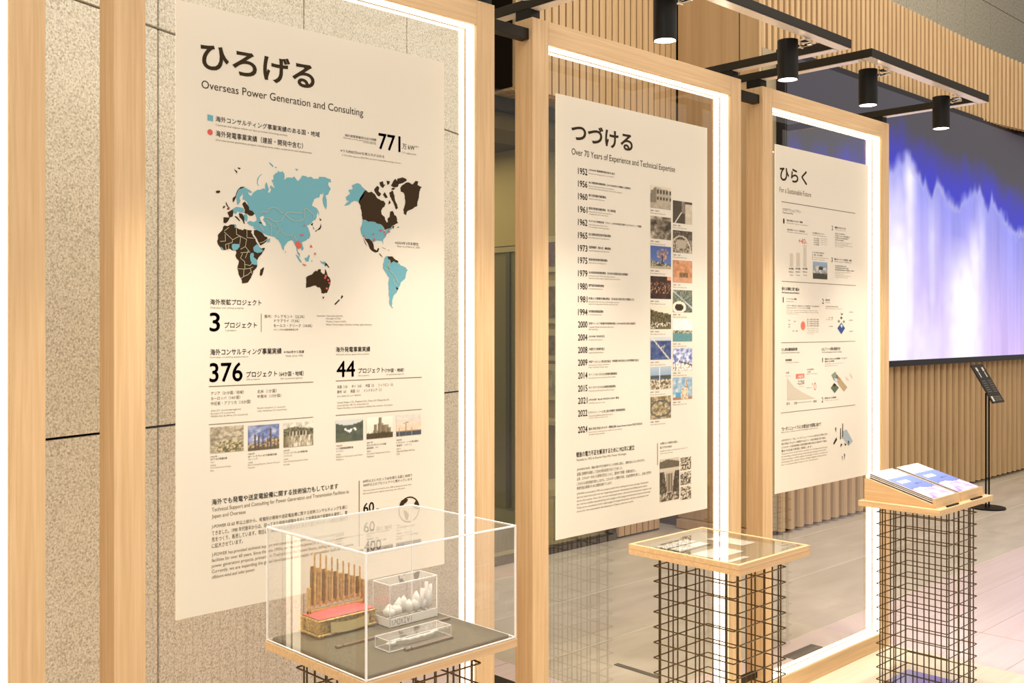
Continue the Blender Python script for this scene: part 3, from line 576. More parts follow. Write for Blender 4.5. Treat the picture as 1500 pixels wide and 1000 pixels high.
SHAPES = [
 (1, 'b', 1, 0, [(1.2305, 2.1315), (1.2459, 2.1304), (1.2459, 2.1157), (1.2305, 2.1166)]),
 (1, 'r', 1, 0, [(1.2452, 2.0878), (1.2448, 2.0901), (1.2438, 2.0922), (1.2421, 2.0939), (1.24, 2.0949), (1.2377, 2.0953), (1.2354, 2.0949), (1.2333, 2.0939), (1.2316, 2.0922), (1.2306, 2.0901), (1.2302, 2.0878), (1.2306, 2.0855), (1.2316, 2.0834), (1.2333, 2.0817), (1.2354, 2.0807), (1.2377, 2.0803), (1.24, 2.0807), (1.2421, 2.0817), (1.2438, 2.0834), (1.2448, 2.0855)]),
 (1, 'b', 1, 1, [(1.3125, 1.912), (1.3096, 1.9292), (1.3115, 1.9416), (1.3173, 1.9517), (1.325, 1.9577), (1.3367, 1.9579), (1.3484, 1.9537), (1.3553, 1.9491), (1.3504, 1.9455), (1.3426, 1.9474), (1.3475, 1.9405), (1.3534, 1.9392), (1.3563, 1.9457), (1.3642, 1.9517), (1.3721, 1.956), (1.3841, 1.9589), (1.3881, 1.9619), (1.3941, 1.9598), (1.3931, 1.9686), (1.3972, 1.9788), (1.4002, 1.972), (1.4042, 1.9607), (1.4002, 1.9532), (1.4073, 1.9521), (1.4113, 1.9596), (1.4062, 1.9663), (1.4103, 1.972), (1.4164, 1.9673), (1.4225, 1.966), (1.4164, 1.978), (1.4113, 1.9829), (1.4194, 1.9891), (1.4174, 1.9978), (1.4245, 2.0045), (1.4317, 2.0083), (1.4307, 2.0136), (1.4368, 2.0088), (1.4451, 2.0124), (1.4502, 2.0066), (1.4513, 1.9977), (1.4492, 1.9894), (1.4575, 1.996), (1.4658, 1.9979), (1.4742, 1.9977), (1.4805, 2.0021), (1.4847, 1.9975), (1.491, 1.9908), (1.4995, 1.9971), (1.5059, 2.007), (1.5144, 2.0065), (1.523, 2.0032), (1.5338, 2.0067), (1.5424, 2.0015), (1.5555, 2.0028), (1.5598, 2.0097), (1.573, 2.0102), (1.5863, 2.0078), (1.5952, 2.0068), (1.5985, 1.9978), (1.5885, 1.9968), (1.5885, 1.9893), (1.5963, 1.9788), (1.5907, 1.9708), (1.5874, 1.963), (1.5796, 1.9595), (1.583, 1.9495), (1.5841, 1.9346), (1.5818, 1.9214), (1.5741, 1.9319), (1.5708, 1.9428), (1.573, 1.9598), (1.5719, 1.969), (1.5686, 1.9613), (1.5642, 1.9637), (1.5598, 1.9531), (1.5511, 1.9514), (1.5424, 1.946), (1.5381, 1.9364), (1.5359, 1.9288), (1.5446, 1.9258), (1.5511, 1.9226), (1.5533, 1.9098), (1.5511, 1.8985), (1.5468, 1.8908), (1.5402, 1.8885), (1.5359, 1.8826), (1.5294, 1.8775), (1.5208, 1.8742), (1.5247, 1.8671), (1.5286, 1.8585), (1.5312, 1.8498), (1.5273, 1.8396), (1.5183, 1.8335), (1.5093, 1.8297), (1.5037, 1.8272), (1.5069, 1.8182), (1.5101, 1.811), (1.5037, 1.8045), (1.5006, 1.8124), (1.4953, 1.8176), (1.491, 1.8137), (1.4914, 1.8035), (1.4953, 1.7949), (1.4995, 1.7885), (1.4963, 1.7893), (1.491, 1.7972), (1.4879, 1.8062), (1.4868, 1.8153), (1.4813, 1.8226), (1.4775, 1.8293), (1.4721, 1.8319), (1.465, 1.8286), (1.4533, 1.8178), (1.4488, 1.8023), (1.4438, 1.8075), (1.4377, 1.8223), (1.4327, 1.8296), (1.4225, 1.8369), (1.4111, 1.839), (1.401, 1.8395), (1.3941, 1.8422), (1.3841, 1.8469), (1.3761, 1.8482), (1.3682, 1.853), (1.3603, 1.8542), (1.3593, 1.8612), (1.3484, 1.8631), (1.3416, 1.867), (1.3426, 1.8715), (1.3504, 1.8742), (1.3603, 1.8719), (1.3682, 1.876), (1.3662, 1.8882), (1.3622, 1.8932), (1.3563, 1.8998), (1.3484, 1.9027), (1.3465, 1.9078), (1.3426, 1.9145), (1.3387, 1.9239), (1.327, 1.9281), (1.3289, 1.9362), (1.3279, 1.9422), (1.325, 1.9376), (1.3202, 1.9319), (1.3221, 1.9233), (1.3163, 1.9141)]),
 (1, 'p', 2, 0, [(1.3781, 1.8856), (1.3861, 1.8897), (1.3901, 1.8865), (1.3861, 1.8791), (1.3941, 1.8707), (1.3951, 1.8637), (1.3881, 1.865), (1.3821, 1.8734), (1.3781, 1.882)]),
 (1, 'b', 1, 0, [(1.3, 1.9006), (1.3096, 1.9066), (1.3212, 1.9066), (1.3309, 1.9048), (1.3328, 1.8979), (1.3309, 1.8934), (1.3212, 1.8935), (1.3134, 1.8955), (1.3096, 1.8891), (1.3038, 1.8904), (1.3, 1.8954)]),
 (1, 'b', 1, 0, [(1.3309, 1.889), (1.3387, 1.8914), (1.3426, 1.8829), (1.3406, 1.8722), (1.3348, 1.8736), (1.3309, 1.882)]),
 (1, 'k', 1, 0, [(1.3, 1.9188), (1.3, 1.9284), (1.3077, 1.9343), (1.3096, 1.9414), (1.3154, 1.9524), (1.3231, 1.9592), (1.3348, 1.9604), (1.327, 1.9561), (1.3173, 1.9526), (1.3115, 1.9416), (1.3096, 1.9327), (1.3058, 1.9237), (1.3019, 1.9181)]),
 (1, 'k', 1, 0, [(1.2528, 1.9405), (1.2565, 1.9434), (1.264, 1.9441), (1.2659, 1.9409), (1.2603, 1.9369), (1.2546, 1.9373)]),
 (1, 'k', 1, 0, [(1.281, 1.9181), (1.2848, 1.9115), (1.2905, 1.9015), (1.2905, 1.8981), (1.2829, 1.8983), (1.2867, 1.903), (1.281, 1.9111)]),
 (1, 'k', 1, 0, [(1.2734, 1.9053), (1.2791, 1.9075), (1.2772, 1.9013), (1.2725, 1.9001)]),
 (1, 'k', 1, 0, [(1.2848, 1.8907), (1.3, 1.8997), (1.3019, 1.892), (1.3, 1.8815), (1.2905, 1.8781), (1.2886, 1.8841)]),
 (1, 'k', 1, 0, [(1.2744, 1.8778), (1.2924, 1.8783), (1.2867, 1.8683), (1.281, 1.8627), (1.2744, 1.864)]),
 (1, 'k', 1, 0, [(1.3077, 1.8838), (1.3134, 1.8807), (1.3212, 1.8726), (1.3192, 1.8707), (1.3115, 1.8771), (1.3058, 1.881)]),
 (1, 'k', 1, 0, [(1.3173, 1.8915), (1.327, 1.8905), (1.3328, 1.8822), (1.3328, 1.8717), (1.3348, 1.8648), (1.3309, 1.8663), (1.327, 1.8747), (1.3192, 1.8812)]),
 (1, 'k', 1, 0, [(1.3289, 1.9187), (1.3348, 1.9227), (1.3387, 1.9177), (1.3465, 1.9096), (1.3465, 1.9025), (1.3563, 1.8998), (1.3622, 1.8932), (1.3563, 1.8875), (1.3484, 1.8869), (1.3406, 1.8915), (1.3328, 1.8927), (1.3348, 1.8999), (1.3309, 1.9083), (1.327, 1.915)]),
 (1, 'k', 1, 0, [(1.3038, 2.0035), (1.3077, 2.0004), (1.3134, 1.9975), (1.3115, 1.9904), (1.3096, 1.9954), (1.3058, 1.9985)]),
 (1, 'k', 1, 0, [(1.3134, 2.008), (1.3231, 2.0073), (1.3192, 2.0034), (1.3154, 2.0047)]),
 (1, 'k', 1, 0, [(1.3741, 1.8729), (1.3841, 1.8727), (1.3821, 1.869), (1.3761, 1.8703)]),
 (1, 'k', 1, 1, [(1.2781, 1.8574), (1.2867, 1.8562), (1.2943, 1.8611), (1.3058, 1.8619), (1.3096, 1.8534), (1.3134, 1.8528), (1.3231, 1.85), (1.3289, 1.8486), (1.3328, 1.8524), (1.3387, 1.851), (1.3504, 1.85), (1.3553, 1.8495), (1.3524, 1.8449), (1.3583, 1.8347), (1.3662, 1.8228), (1.3721, 1.8143), (1.3761, 1.8074), (1.3821, 1.8042), (1.3931, 1.8066), (1.3901, 1.7993), (1.3821, 1.7882), (1.3721, 1.7771), (1.3692, 1.7716), (1.3702, 1.7593), (1.3682, 1.7539), (1.3583, 1.7456), (1.3563, 1.7358), (1.3534, 1.7322), (1.3504, 1.725), (1.3426, 1.7151), (1.3328, 1.713), (1.326, 1.7128), (1.3241, 1.7241), (1.3192, 1.731), (1.3154, 1.7431), (1.3134, 1.7508), (1.3163, 1.7623), (1.3173, 1.7693), (1.3115, 1.7743), (1.3077, 1.7828), (1.3106, 1.7917), (1.3077, 1.7967), (1.3, 1.7955), (1.2924, 1.7994), (1.281, 1.7953), (1.2715, 1.7948), (1.2659, 1.8014), (1.2584, 1.8096), (1.2565, 1.8164), (1.2593, 1.8234), (1.2584, 1.8302), (1.264, 1.8375), (1.2696, 1.843), (1.2734, 1.8536)]),
 (1, 'k', 1, 0, [(1.3603, 1.8507), (1.3682, 1.8521), (1.3781, 1.8483), (1.3851, 1.8452), (1.3921, 1.8368), (1.3992, 1.8354), (1.4002, 1.831), (1.3962, 1.8228), (1.3881, 1.817), (1.3791, 1.812), (1.3751, 1.818), (1.3682, 1.83), (1.3603, 1.8401)]),
 (1, 'k', 1, 0, [(1.3891, 1.7565), (1.3901, 1.753), (1.3851, 1.7368), (1.3801, 1.7322), (1.3771, 1.7365), (1.3791, 1.749)]),
 (1, 'k', 1, 0, [(1.5598, 1.8973), (1.5675, 1.8923), (1.562, 1.8891)]),
 (1, 'k', 1, 0, [(1.5642, 1.8828), (1.5664, 1.8736), (1.562, 1.8659), (1.5511, 1.8624), (1.5489, 1.8576), (1.5468, 1.8611), (1.5555, 1.8664), (1.562, 1.8733)]),
 (1, 'k', 1, 0, [(1.5327, 1.8787), (1.5402, 1.8829), (1.5381, 1.8754), (1.5338, 1.8751)]),
 (1, 'k', 1, 0, [(1.5785, 1.7774), (1.5841, 1.7739), (1.5929, 1.763), (1.5885, 1.7638), (1.583, 1.7691), (1.5774, 1.7661)]),
 (1, 'k', 1, 1, [(1.5176, 1.7342), (1.523, 1.7381), (1.5359, 1.7422), (1.5424, 1.7499), (1.5489, 1.7538), (1.5522, 1.7512), (1.5555, 1.7568), (1.5653, 1.7572), (1.5642, 1.7507), (1.573, 1.7445), (1.5774, 1.7465), (1.5785, 1.7587), (1.583, 1.7514), (1.5863, 1.7422), (1.5963, 1.7275), (1.5952, 1.7181), (1.5907, 1.7067), (1.5841, 1.6935), (1.573, 1.6914), (1.5664, 1.6931), (1.5642, 1.7042), (1.5598, 1.7087), (1.5555, 1.7077), (1.5489, 1.713), (1.5338, 1.7098), (1.5176, 1.7057), (1.5176, 1.7103), (1.5187, 1.7214)]),
 (1, 'k', 1, 0, [(1.5697, 1.6829), (1.5763, 1.683), (1.5719, 1.6764)]),
 (1, 'k', 1, 0, [(1.6334, 1.6889), (1.6379, 1.6853), (1.6311, 1.6775), (1.63, 1.6832)]),
 (1, 'k', 1, 0, [(1.6243, 1.6774), (1.6266, 1.6746), (1.6131, 1.6621), (1.6086, 1.6611), (1.6097, 1.6649)]),
 (1, 'b', 3, 0, [(1.3038, 1.8609), (1.3096, 1.8621), (1.3096, 1.8543), (1.3058, 1.8523)]),
 (1, 'b', 3, 0, [(1.2971, 1.8101), (1.3019, 1.8121), (1.3192, 1.8122), (1.3192, 1.8061), (1.3134, 1.7988), (1.3077, 1.7959), (1.3, 1.7963), (1.2971, 1.8031)]),
 (1, 'b', 3, 0, [(1.3583, 1.8064), (1.3682, 1.8149), (1.3741, 1.8109), (1.3801, 1.8032), (1.3881, 1.7992), (1.3801, 1.7943), (1.3702, 1.792), (1.3603, 1.796), (1.3583, 1.8012)]),
 (1, 'b', 3, 0, [(1.3504, 1.7902), (1.3583, 1.7923), (1.3603, 1.7854), (1.3583, 1.7817), (1.3682, 1.7751), (1.3702, 1.7664), (1.3672, 1.7609), (1.3563, 1.7622), (1.3504, 1.7708), (1.3484, 1.7813)]),
 (1, 'b', 3, 0, [(1.4002, 1.8301), (1.4083, 1.8324), (1.4062, 1.8233), (1.3982, 1.8211)]),
 (1, 'b', 3, 0, [(1.2659, 1.8014), (1.2696, 1.8016), (1.2753, 1.795), (1.2715, 1.7948)]),
 (1, 'b', 1, 0, [(1.3841, 1.9979), (1.3761, 1.99), (1.3721, 1.9808), (1.3712, 1.9718), (1.3761, 1.967), (1.3741, 1.9668), (1.3692, 1.9716), (1.3702, 1.9841), (1.3751, 1.9917), (1.3831, 1.9987)]),
 (1, 'b', 1, 0, [(1.4042, 2.0322), (1.4103, 2.0293), (1.4184, 2.023), (1.4164, 2.0201), (1.4083, 2.0255)]),
 (1, 'b', 1, 0, [(1.4225, 2.0217), (1.4286, 2.0205), (1.4245, 2.0174)]),
 (1, 'b', 1, 0, [(1.4826, 2.0228), (1.4931, 2.023), (1.4889, 2.0171)]),
 (1, 'b', 1, 0, [(1.5381, 1.8754), (1.5446, 1.8666), (1.5402, 1.8644)]),
 (1, 'b', 1, 0, [(1.5511, 1.9245), (1.5577, 1.9139), (1.5598, 1.9029), (1.5555, 1.91)]),
 (1, 'b', 1, 0, [(1.4847, 1.7951), (1.4931, 1.79), (1.5037, 1.7759), (1.5037, 1.7722), (1.4974, 1.7756), (1.4889, 1.788)]),
 (1, 'b', 1, 0, [(1.5123, 1.7854), (1.5208, 1.7877), (1.5273, 1.7963), (1.5294, 1.7918), (1.5251, 1.7768), (1.5166, 1.7774)]),
 (1, 'b', 1, 0, [(1.5338, 1.78), (1.5381, 1.7811), (1.5359, 1.7755)]),
 (1, 'b', 1, 0, [(1.5642, 1.7767), (1.5774, 1.7801), (1.5796, 1.7681), (1.5752, 1.7716), (1.5664, 1.774)]),
 (1, 'b', 1, 0, [(1.562, 1.7803), (1.5664, 1.7805), (1.5642, 1.7767)]),
 (1, 'r', 4, 0, [(1.4826, 1.8205), (1.4868, 1.828), (1.4931, 1.8311), (1.4995, 1.8251), (1.5037, 1.8171), (1.4953, 1.8084), (1.4868, 1.8153)]),
 (1, 'r', 4, 0, [(1.5316, 1.8233), (1.5381, 1.8162), (1.5294, 1.8148)]),
 (1, 'r', 4, 0, [(1.5424, 1.8017), (1.55, 1.8002), (1.5446, 1.7944)]),
 (1, 'r', 4, 0, [(1.5059, 1.7705), (1.5187, 1.7674), (1.5144, 1.765), (1.5059, 1.7677)]),
 (1, 'r', 4, 0, [(1.4931, 1.7992), (1.4974, 1.7975), (1.4974, 1.7921)]),
 (1, 'r', 4, 0, [(1.4523, 1.8025), (1.4554, 1.7991), (1.4533, 1.7971)]),
 (1, 'r', 4, 0, [(1.5836, 1.7401), (1.5824, 1.7424), (1.5796, 1.7434), (1.5768, 1.7424), (1.5756, 1.7401), (1.5768, 1.7378), (1.5796, 1.7368), (1.5824, 1.7378)]),
 (1, 'r', 4, 0, [(1.581, 1.7344), (1.5799, 1.7365), (1.5774, 1.7374), (1.5749, 1.7365), (1.5738, 1.7344), (1.5749, 1.7323), (1.5774, 1.7314), (1.5799, 1.7323)]),
 (1, 'r', 4, 0, [(1.5907, 1.7291), (1.5897, 1.7311), (1.5874, 1.7319), (1.5851, 1.7311), (1.5841, 1.7291), (1.5851, 1.7271), (1.5874, 1.7263), (1.5897, 1.7271)]),
 (1, 'r', 4, 0, [(1.5949, 1.7208), (1.5939, 1.7229), (1.5914, 1.7238), (1.5889, 1.7229), (1.5879, 1.7208), (1.5889, 1.7187), (1.5914, 1.7178), (1.5939, 1.7187)]),
 (1, 'r', 4, 0, [(1.5869, 1.7056), (1.5858, 1.708), (1.583, 1.709), (1.5802, 1.708), (1.5791, 1.7056), (1.5802, 1.7032), (1.583, 1.7022), (1.5858, 1.7032)]),
 (1, 'r', 4, 0, [(1.5148, 1.8736), (1.5141, 1.8752), (1.5123, 1.8758), (1.5105, 1.8752), (1.5098, 1.8736), (1.5105, 1.872), (1.5123, 1.8714), (1.5141, 1.872)]),
 (1, 'r', 4, 0, [(1.5037, 1.8468), (1.5029, 1.8486), (1.5008, 1.8493), (1.4987, 1.8486), (1.4979, 1.8468), (1.4987, 1.845), (1.5008, 1.8443), (1.5029, 1.845)]),
 (1, 'r', 4, 0, [(1.5099, 1.8472), (1.5091, 1.8489), (1.5072, 1.8496), (1.5053, 1.8489), (1.5045, 1.8472), (1.5053, 1.8455), (1.5072, 1.8448), (1.5091, 1.8455)]),
 (1, 'r', 4, 0, [(1.768, 1.8764), (1.767, 1.8783), (1.7646, 1.8791), (1.7622, 1.8783), (1.7612, 1.8764), (1.7622, 1.8745), (1.7646, 1.8737), (1.767, 1.8745)]),
 (1, 'r', 4, 0, [(1.7718, 1.8769), (1.771, 1.8785), (1.7689, 1.8792), (1.7668, 1.8785), (1.766, 1.8769), (1.7668, 1.8753), (1.7689, 1.8746), (1.771, 1.8753)]),
 (1, 'r', 4, 0, [(1.7821, 1.8732), (1.7812, 1.8749), (1.7791, 1.8756), (1.777, 1.8749), (1.7761, 1.8732), (1.777, 1.8715), (1.7791, 1.8708), (1.7812, 1.8715)]),
 (1, 'r', 4, 0, [(1.7994, 1.8751), (1.7982, 1.8774), (1.7953, 1.8784), (1.7924, 1.8774), (1.7912, 1.8751), (1.7924, 1.8728), (1.7953, 1.8718), (1.7982, 1.8728)]),
 (1, 'r', 4, 0, [(1.7857, 1.8656), (1.7848, 1.8674), (1.7826, 1.8682), (1.7804, 1.8674), (1.7795, 1.8656), (1.7804, 1.8638), (1.7826, 1.863), (1.7848, 1.8638)]),
 (1, 'r', 4, 0, [(1.7434, 1.8645), (1.7426, 1.8662), (1.7405, 1.8669), (1.7384, 1.8662), (1.7376, 1.8645), (1.7384, 1.8628), (1.7405, 1.8621), (1.7426, 1.8628)]),
 (1, 'r', 4, 0, [(1.7104, 1.8574), (1.7095, 1.8592), (1.7073, 1.8599), (1.7051, 1.8592), (1.7042, 1.8574), (1.7051, 1.8556), (1.7073, 1.8549), (1.7095, 1.8556)]),
 (1, 'r', 4, 0, [(1.7468, 1.8501), (1.7459, 1.8519), (1.7436, 1.8527), (1.7413, 1.8519), (1.7404, 1.8501), (1.7413, 1.8483), (1.7436, 1.8475), (1.7459, 1.8483)]),
 (1, 'r', 4, 0, [(1.7424, 1.8447), (1.7416, 1.8463), (1.7396, 1.847), (1.7376, 1.8463), (1.7368, 1.8447), (1.7376, 1.8431), (1.7396, 1.8424), (1.7416, 1.8431)]),
 (1, 'r', 4, 0, [(1.2918, 1.9026), (1.291, 1.9044), (1.2891, 1.9051), (1.2872, 1.9044), (1.2864, 1.9026), (1.2872, 1.9008), (1.2891, 1.9001), (1.291, 1.9008)]),
 (1, 'b', 1, 1, [(1.6459, 1.9607), (1.6608, 1.9731), (1.6548, 1.9825), (1.6698, 1.9864), (1.6668, 1.996), (1.6849, 2.004), (1.694, 2.0024), (1.7031, 1.9945), (1.7123, 1.9878), (1.6894, 1.9508), (1.6758, 1.9546), (1.6638, 1.9474), (1.64, 1.9367), (1.6593, 1.9507), (1.6489, 1.9523)]),
 (1, 'k', 1, 1, [(1.7123, 1.9878), (1.7215, 1.9824), (1.7339, 1.9848), (1.7463, 1.9784), (1.7525, 1.9701), (1.7651, 1.9636), (1.7777, 1.9621), (1.784, 1.955), (1.7777, 1.9443), (1.7682, 1.9333), (1.7698, 1.9233), (1.7809, 1.9165), (1.7872, 1.9017), (1.792, 1.902), (1.7904, 1.9121), (1.7983, 1.9178), (1.7999, 1.9333), (1.808, 1.9365), (1.816, 1.9243), (1.8224, 1.9222), (1.8257, 1.907), (1.8305, 1.9022), (1.816, 1.896), (1.8031, 1.8874), (1.7904, 1.8827), (1.7809, 1.8783), (1.7761, 1.8881), (1.7651, 1.895), (1.7432, 1.8998), (1.7031, 1.9032), (1.7001, 1.9154), (1.6985, 1.9303), (1.6955, 1.9426), (1.6894, 1.9508)]),
 (1, 'k', 1, 1, [(1.7432, 1.992), (1.7541, 2.0031), (1.7619, 1.9988), (1.7588, 1.9884), (1.7682, 1.9816), (1.7619, 1.9734), (1.7525, 1.9777), (1.7463, 1.9847)]),
 (1, 'k', 1, 0, [(1.7619, 2.0141), (1.7745, 2.0184), (1.7777, 2.008), (1.784, 2.0111), (1.7745, 1.9987), (1.7651, 2.0042)]),
 (1, 'k', 1, 0, [(1.7809, 1.9879), (1.792, 1.9736), (1.784, 1.9703), (1.7745, 1.9797)]),
 (1, 'k', 1, 1, [(1.7968, 1.9868), (1.8096, 1.9957), (1.816, 1.9808), (1.8257, 1.9559), (1.8289, 1.9459), (1.8224, 1.9402), (1.816, 1.9525), (1.8064, 1.9671), (1.7999, 1.9768)]),
 (1, 'k', 1, 0, [(1.8128, 2.0242), (1.8192, 2.03), (1.8322, 2.0184), (1.8289, 2.0078), (1.816, 2.004), (1.8031, 2.0079)]),
 (1, 'k', 1, 0, [(1.7872, 2.0217), (1.7999, 2.0204), (1.7968, 2.0124), (1.7904, 2.0092)]),
 (1, 'k', 1, 0, [(1.7968, 1.9663), (1.8031, 1.9592), (1.7936, 1.9532)]),
 (1, 'k', 1, 0, [(1.8096, 2.0034), (1.8192, 2.0017), (1.8128, 1.9972), (1.8031, 1.9976)]),
 (1, 'k', 1, 0, [(1.8257, 2.0306), (1.8452, 2.0365), (1.8583, 2.0339), (1.8616, 2.0291), (1.8452, 2.0197), (1.8322, 2.0158), (1.8257, 2.0229)]),
 (1, 'k', 1, 1, [(1.837, 2.0047), (1.8517, 2.0177), (1.8682, 2.0245), (1.8814, 2.0193), (1.8914, 2.0294), (1.9048, 2.0308), (1.9014, 2.0199), (1.9183, 2.015), (1.9081, 1.9996), (1.9065, 1.9837), (1.9014, 1.9701), (1.8998, 1.9569), (1.8814, 1.9475), (1.8649, 1.941), (1.8583, 1.9275), (1.8501, 1.9308), (1.8485, 1.9423), (1.8534, 1.9556), (1.8534, 1.9764), (1.8501, 1.9917), (1.8387, 1.9945)]),
 (1, 'k', 1, 0, [(1.808, 1.8916), (1.816, 1.8934), (1.8112, 1.8828)]),
 (1, 'k', 1, 0, [(1.8257, 1.8915), (1.8338, 1.8908), (1.8289, 1.8879)]),
 (1, 'k', 1, 1, [(1.7092, 1.8522), (1.7215, 1.8505), (1.7354, 1.845), (1.7416, 1.8353), (1.7432, 1.8227), (1.7525, 1.8181), (1.7572, 1.826), (1.7619, 1.825), (1.7572, 1.8146), (1.751, 1.813), (1.737, 1.8161), (1.7277, 1.8244), (1.7215, 1.8366)]),
 (1, 'k', 1, 0, [(1.7046, 1.8532), (1.7123, 1.8411), (1.7184, 1.8289), (1.7123, 1.8361)]),
 (1, 'k', 1, 0, [(1.7619, 1.8123), (1.7682, 1.8063), (1.7745, 1.8002), (1.7666, 1.8036), (1.7619, 1.8085)]),
 (1, 'k', 1, 0, [(1.7682, 1.8304), (1.7809, 1.826), (1.7872, 1.8225), (1.7777, 1.8258)]),
 (1, 'k', 1, 0, [(1.792, 1.8228), (1.7983, 1.8218), (1.7936, 1.8203)]),
 (1, 'b', 1, 0, [(1.7031, 1.9024), (1.7432, 1.899), (1.7651, 1.8942), (1.7752, 1.8876), (1.7802, 1.8752), (1.7904, 1.8819), (1.8031, 1.8869), (1.8096, 1.8925), (1.808, 1.8852), (1.7968, 1.8767), (1.7872, 1.8659), (1.784, 1.8593), (1.7745, 1.8498), (1.7761, 1.8372), (1.7714, 1.8471), (1.7525, 1.8473), (1.7432, 1.8429), (1.7339, 1.8474), (1.7184, 1.8515), (1.7046, 1.8545), (1.6985, 1.8628), (1.6955, 1.8776), (1.7016, 1.8905)]),
 (1, 'b', 1, 1, [(1.7845, 1.8033), (1.7933, 1.8049), (1.7918, 1.7978), (1.7992, 1.7934), (1.8022, 1.7853), (1.814, 1.7905), (1.8259, 1.7875), (1.8334, 1.7842), (1.8409, 1.7786), (1.856, 1.7756), (1.8651, 1.7676), (1.859, 1.7578), (1.856, 1.7433), (1.8469, 1.7358), (1.8394, 1.7308), (1.8364, 1.7212), (1.8289, 1.7091), (1.8244, 1.7006), (1.814, 1.6921), (1.8081, 1.6778), (1.8081, 1.6683), (1.8051, 1.6611), (1.814, 1.6541), (1.8007, 1.6611), (1.7963, 1.6728), (1.7948, 1.6964), (1.7948, 1.7176), (1.7963, 1.7437), (1.786, 1.7551), (1.7743, 1.7688), (1.7743, 1.7805), (1.7787, 1.7925)]),
 (1, 'k', 2, 0, [(1.7918, 1.8037), (1.8081, 1.8045), (1.817, 1.7966), (1.8289, 1.7924), (1.8304, 1.7882), (1.82, 1.7872), (1.814, 1.7917), (1.8036, 1.7853), (1.7998, 1.7934), (1.7918, 1.7978)]),
 (1, 'k', 2, 0, [(1.8229, 1.7172), (1.8304, 1.7115), (1.8259, 1.7078), (1.8214, 1.7124)]),
 (1, 'k', 1, 0, [(1.9092, 1.0654), (1.9084, 1.0728), (1.9062, 1.0799), (1.9025, 1.0865), (1.8976, 1.0923), (1.8916, 1.097), (1.8848, 1.1005), (1.8774, 1.1027), (1.8697, 1.1034), (1.862, 1.1027), (1.8546, 1.1005), (1.8478, 1.097), (1.8418, 1.0923), (1.8369, 1.0865), (1.8332, 1.0799), (1.831, 1.0728), (1.8302, 1.0654), (1.831, 1.058), (1.8332, 1.0509), (1.8369, 1.0443), (1.8418, 1.0385), (1.8478, 1.0338), (1.8546, 1.0303), (1.862, 1.0281), (1.8697, 1.0274), (1.8774, 1.0281), (1.8848, 1.0303), (1.8916, 1.0338), (1.8976, 1.0385), (1.9025, 1.0443), (1.9062, 1.0509), (1.9084, 1.058), (1.9092, 1.0654), (1.9053, 1.0654), (1.9046, 1.0587), (1.9025, 1.0523), (1.8993, 1.0464), (1.8948, 1.0412), (1.8895, 1.037), (1.8833, 1.0338), (1.8766, 1.0319), (1.8697, 1.0312), (1.8628, 1.0319), (1.8561, 1.0338), (1.8499, 1.037), (1.8446, 1.0412), (1.8401, 1.0464), (1.8369, 1.0523), (1.8348, 1.0587), (1.8341, 1.0654), (1.8348, 1.0721), (1.8369, 1.0785), (1.8401, 1.0844), (1.8446, 1.0896), (1.8499, 1.0938), (1.8561, 1.097), (1.8628, 1.0989), (1.8697, 1.0996), (1.8766, 1.0989), (1.8833, 1.097), (1.8895, 1.0938), (1.8948, 1.0896), (1.8993, 1.0844), (1.9025, 1.0785), (1.9046, 1.0721), (1.9053, 1.0654)]),
 (1, 'k', 2, 0, [(1.8346, 1.0856), (1.8409, 1.0948), (1.8535, 1.0993), (1.8661, 1.0958), (1.8611, 1.0884), (1.851, 1.0837), (1.8459, 1.0763), (1.8409, 1.0729), (1.8334, 1.0759)]),
 (1, 'k', 2, 0, [(1.8891, 1.0811), (1.8942, 1.0885), (1.9019, 1.0856), (1.9071, 1.0688), (1.9019, 1.0614), (1.8865, 1.0693)]),
 (1, 'k', 2, 0, [(1.8484, 1.068), (1.8611, 1.0605), (1.8687, 1.0495), (1.8636, 1.0342), (1.856, 1.0392), (1.851, 1.0538)]),
 (3, 'r2', 1, 0, [(4.1128, 1.6061), (4.1118, 1.6123), (4.109, 1.6179), (4.1046, 1.6223), (4.099, 1.6251), (4.0929, 1.6261), (4.0868, 1.6251), (4.0812, 1.6223), (4.0768, 1.6179), (4.074, 1.6123), (4.073, 1.6061), (4.074, 1.5999), (4.0768, 1.5943), (4.0812, 1.5899), (4.0868, 1.5871), (4.0929, 1.5861), (4.099, 1.5871), (4.1046, 1.5899), (4.109, 1.5943), (4.1118, 1.5999)]),
 (3, 'n', 1, 0, [(4.4373, 1.6224), (4.4731, 1.5952), (4.4373, 1.5664), (4.4006, 1.5952)]),
 (3, 'l', 2, 0, [(4.4373, 1.616), (4.4503, 1.6048), (4.4405, 1.5968), (4.4276, 1.6064)]),
 (3, 'e', 1, 0, [(4.4373, 1.6511), (4.4503, 1.6432), (4.4386, 1.6352), (4.425, 1.6431)]),
 (3, 'e2', 1, 0, [(4.4134, 1.6357), (4.4276, 1.6271), (4.4147, 1.6191), (4.4012, 1.6273)]),
 (3, 'e2', 1, 0, [(4.4613, 1.634), (4.4744, 1.6257), (4.4626, 1.618), (4.449, 1.6263)]),
 (3, 'k', 1, 0, [(4.4341, 1.6703), (4.4405, 1.6608), (4.4561, 1.6673), (4.447, 1.6557), (4.4341, 1.6591)]),
 (3, 's', 1, 0, [(3.9602, 1.3799), (3.9866, 1.3581), (4.0207, 1.3358), (4.0842, 1.312), (4.1968, 1.2774), (3.9602, 1.2812)]),
 (3, 'r2', 1, 0, [(4.031, 1.3937), (4.104, 1.3932), (4.104, 1.3737), (4.031, 1.3733)]),
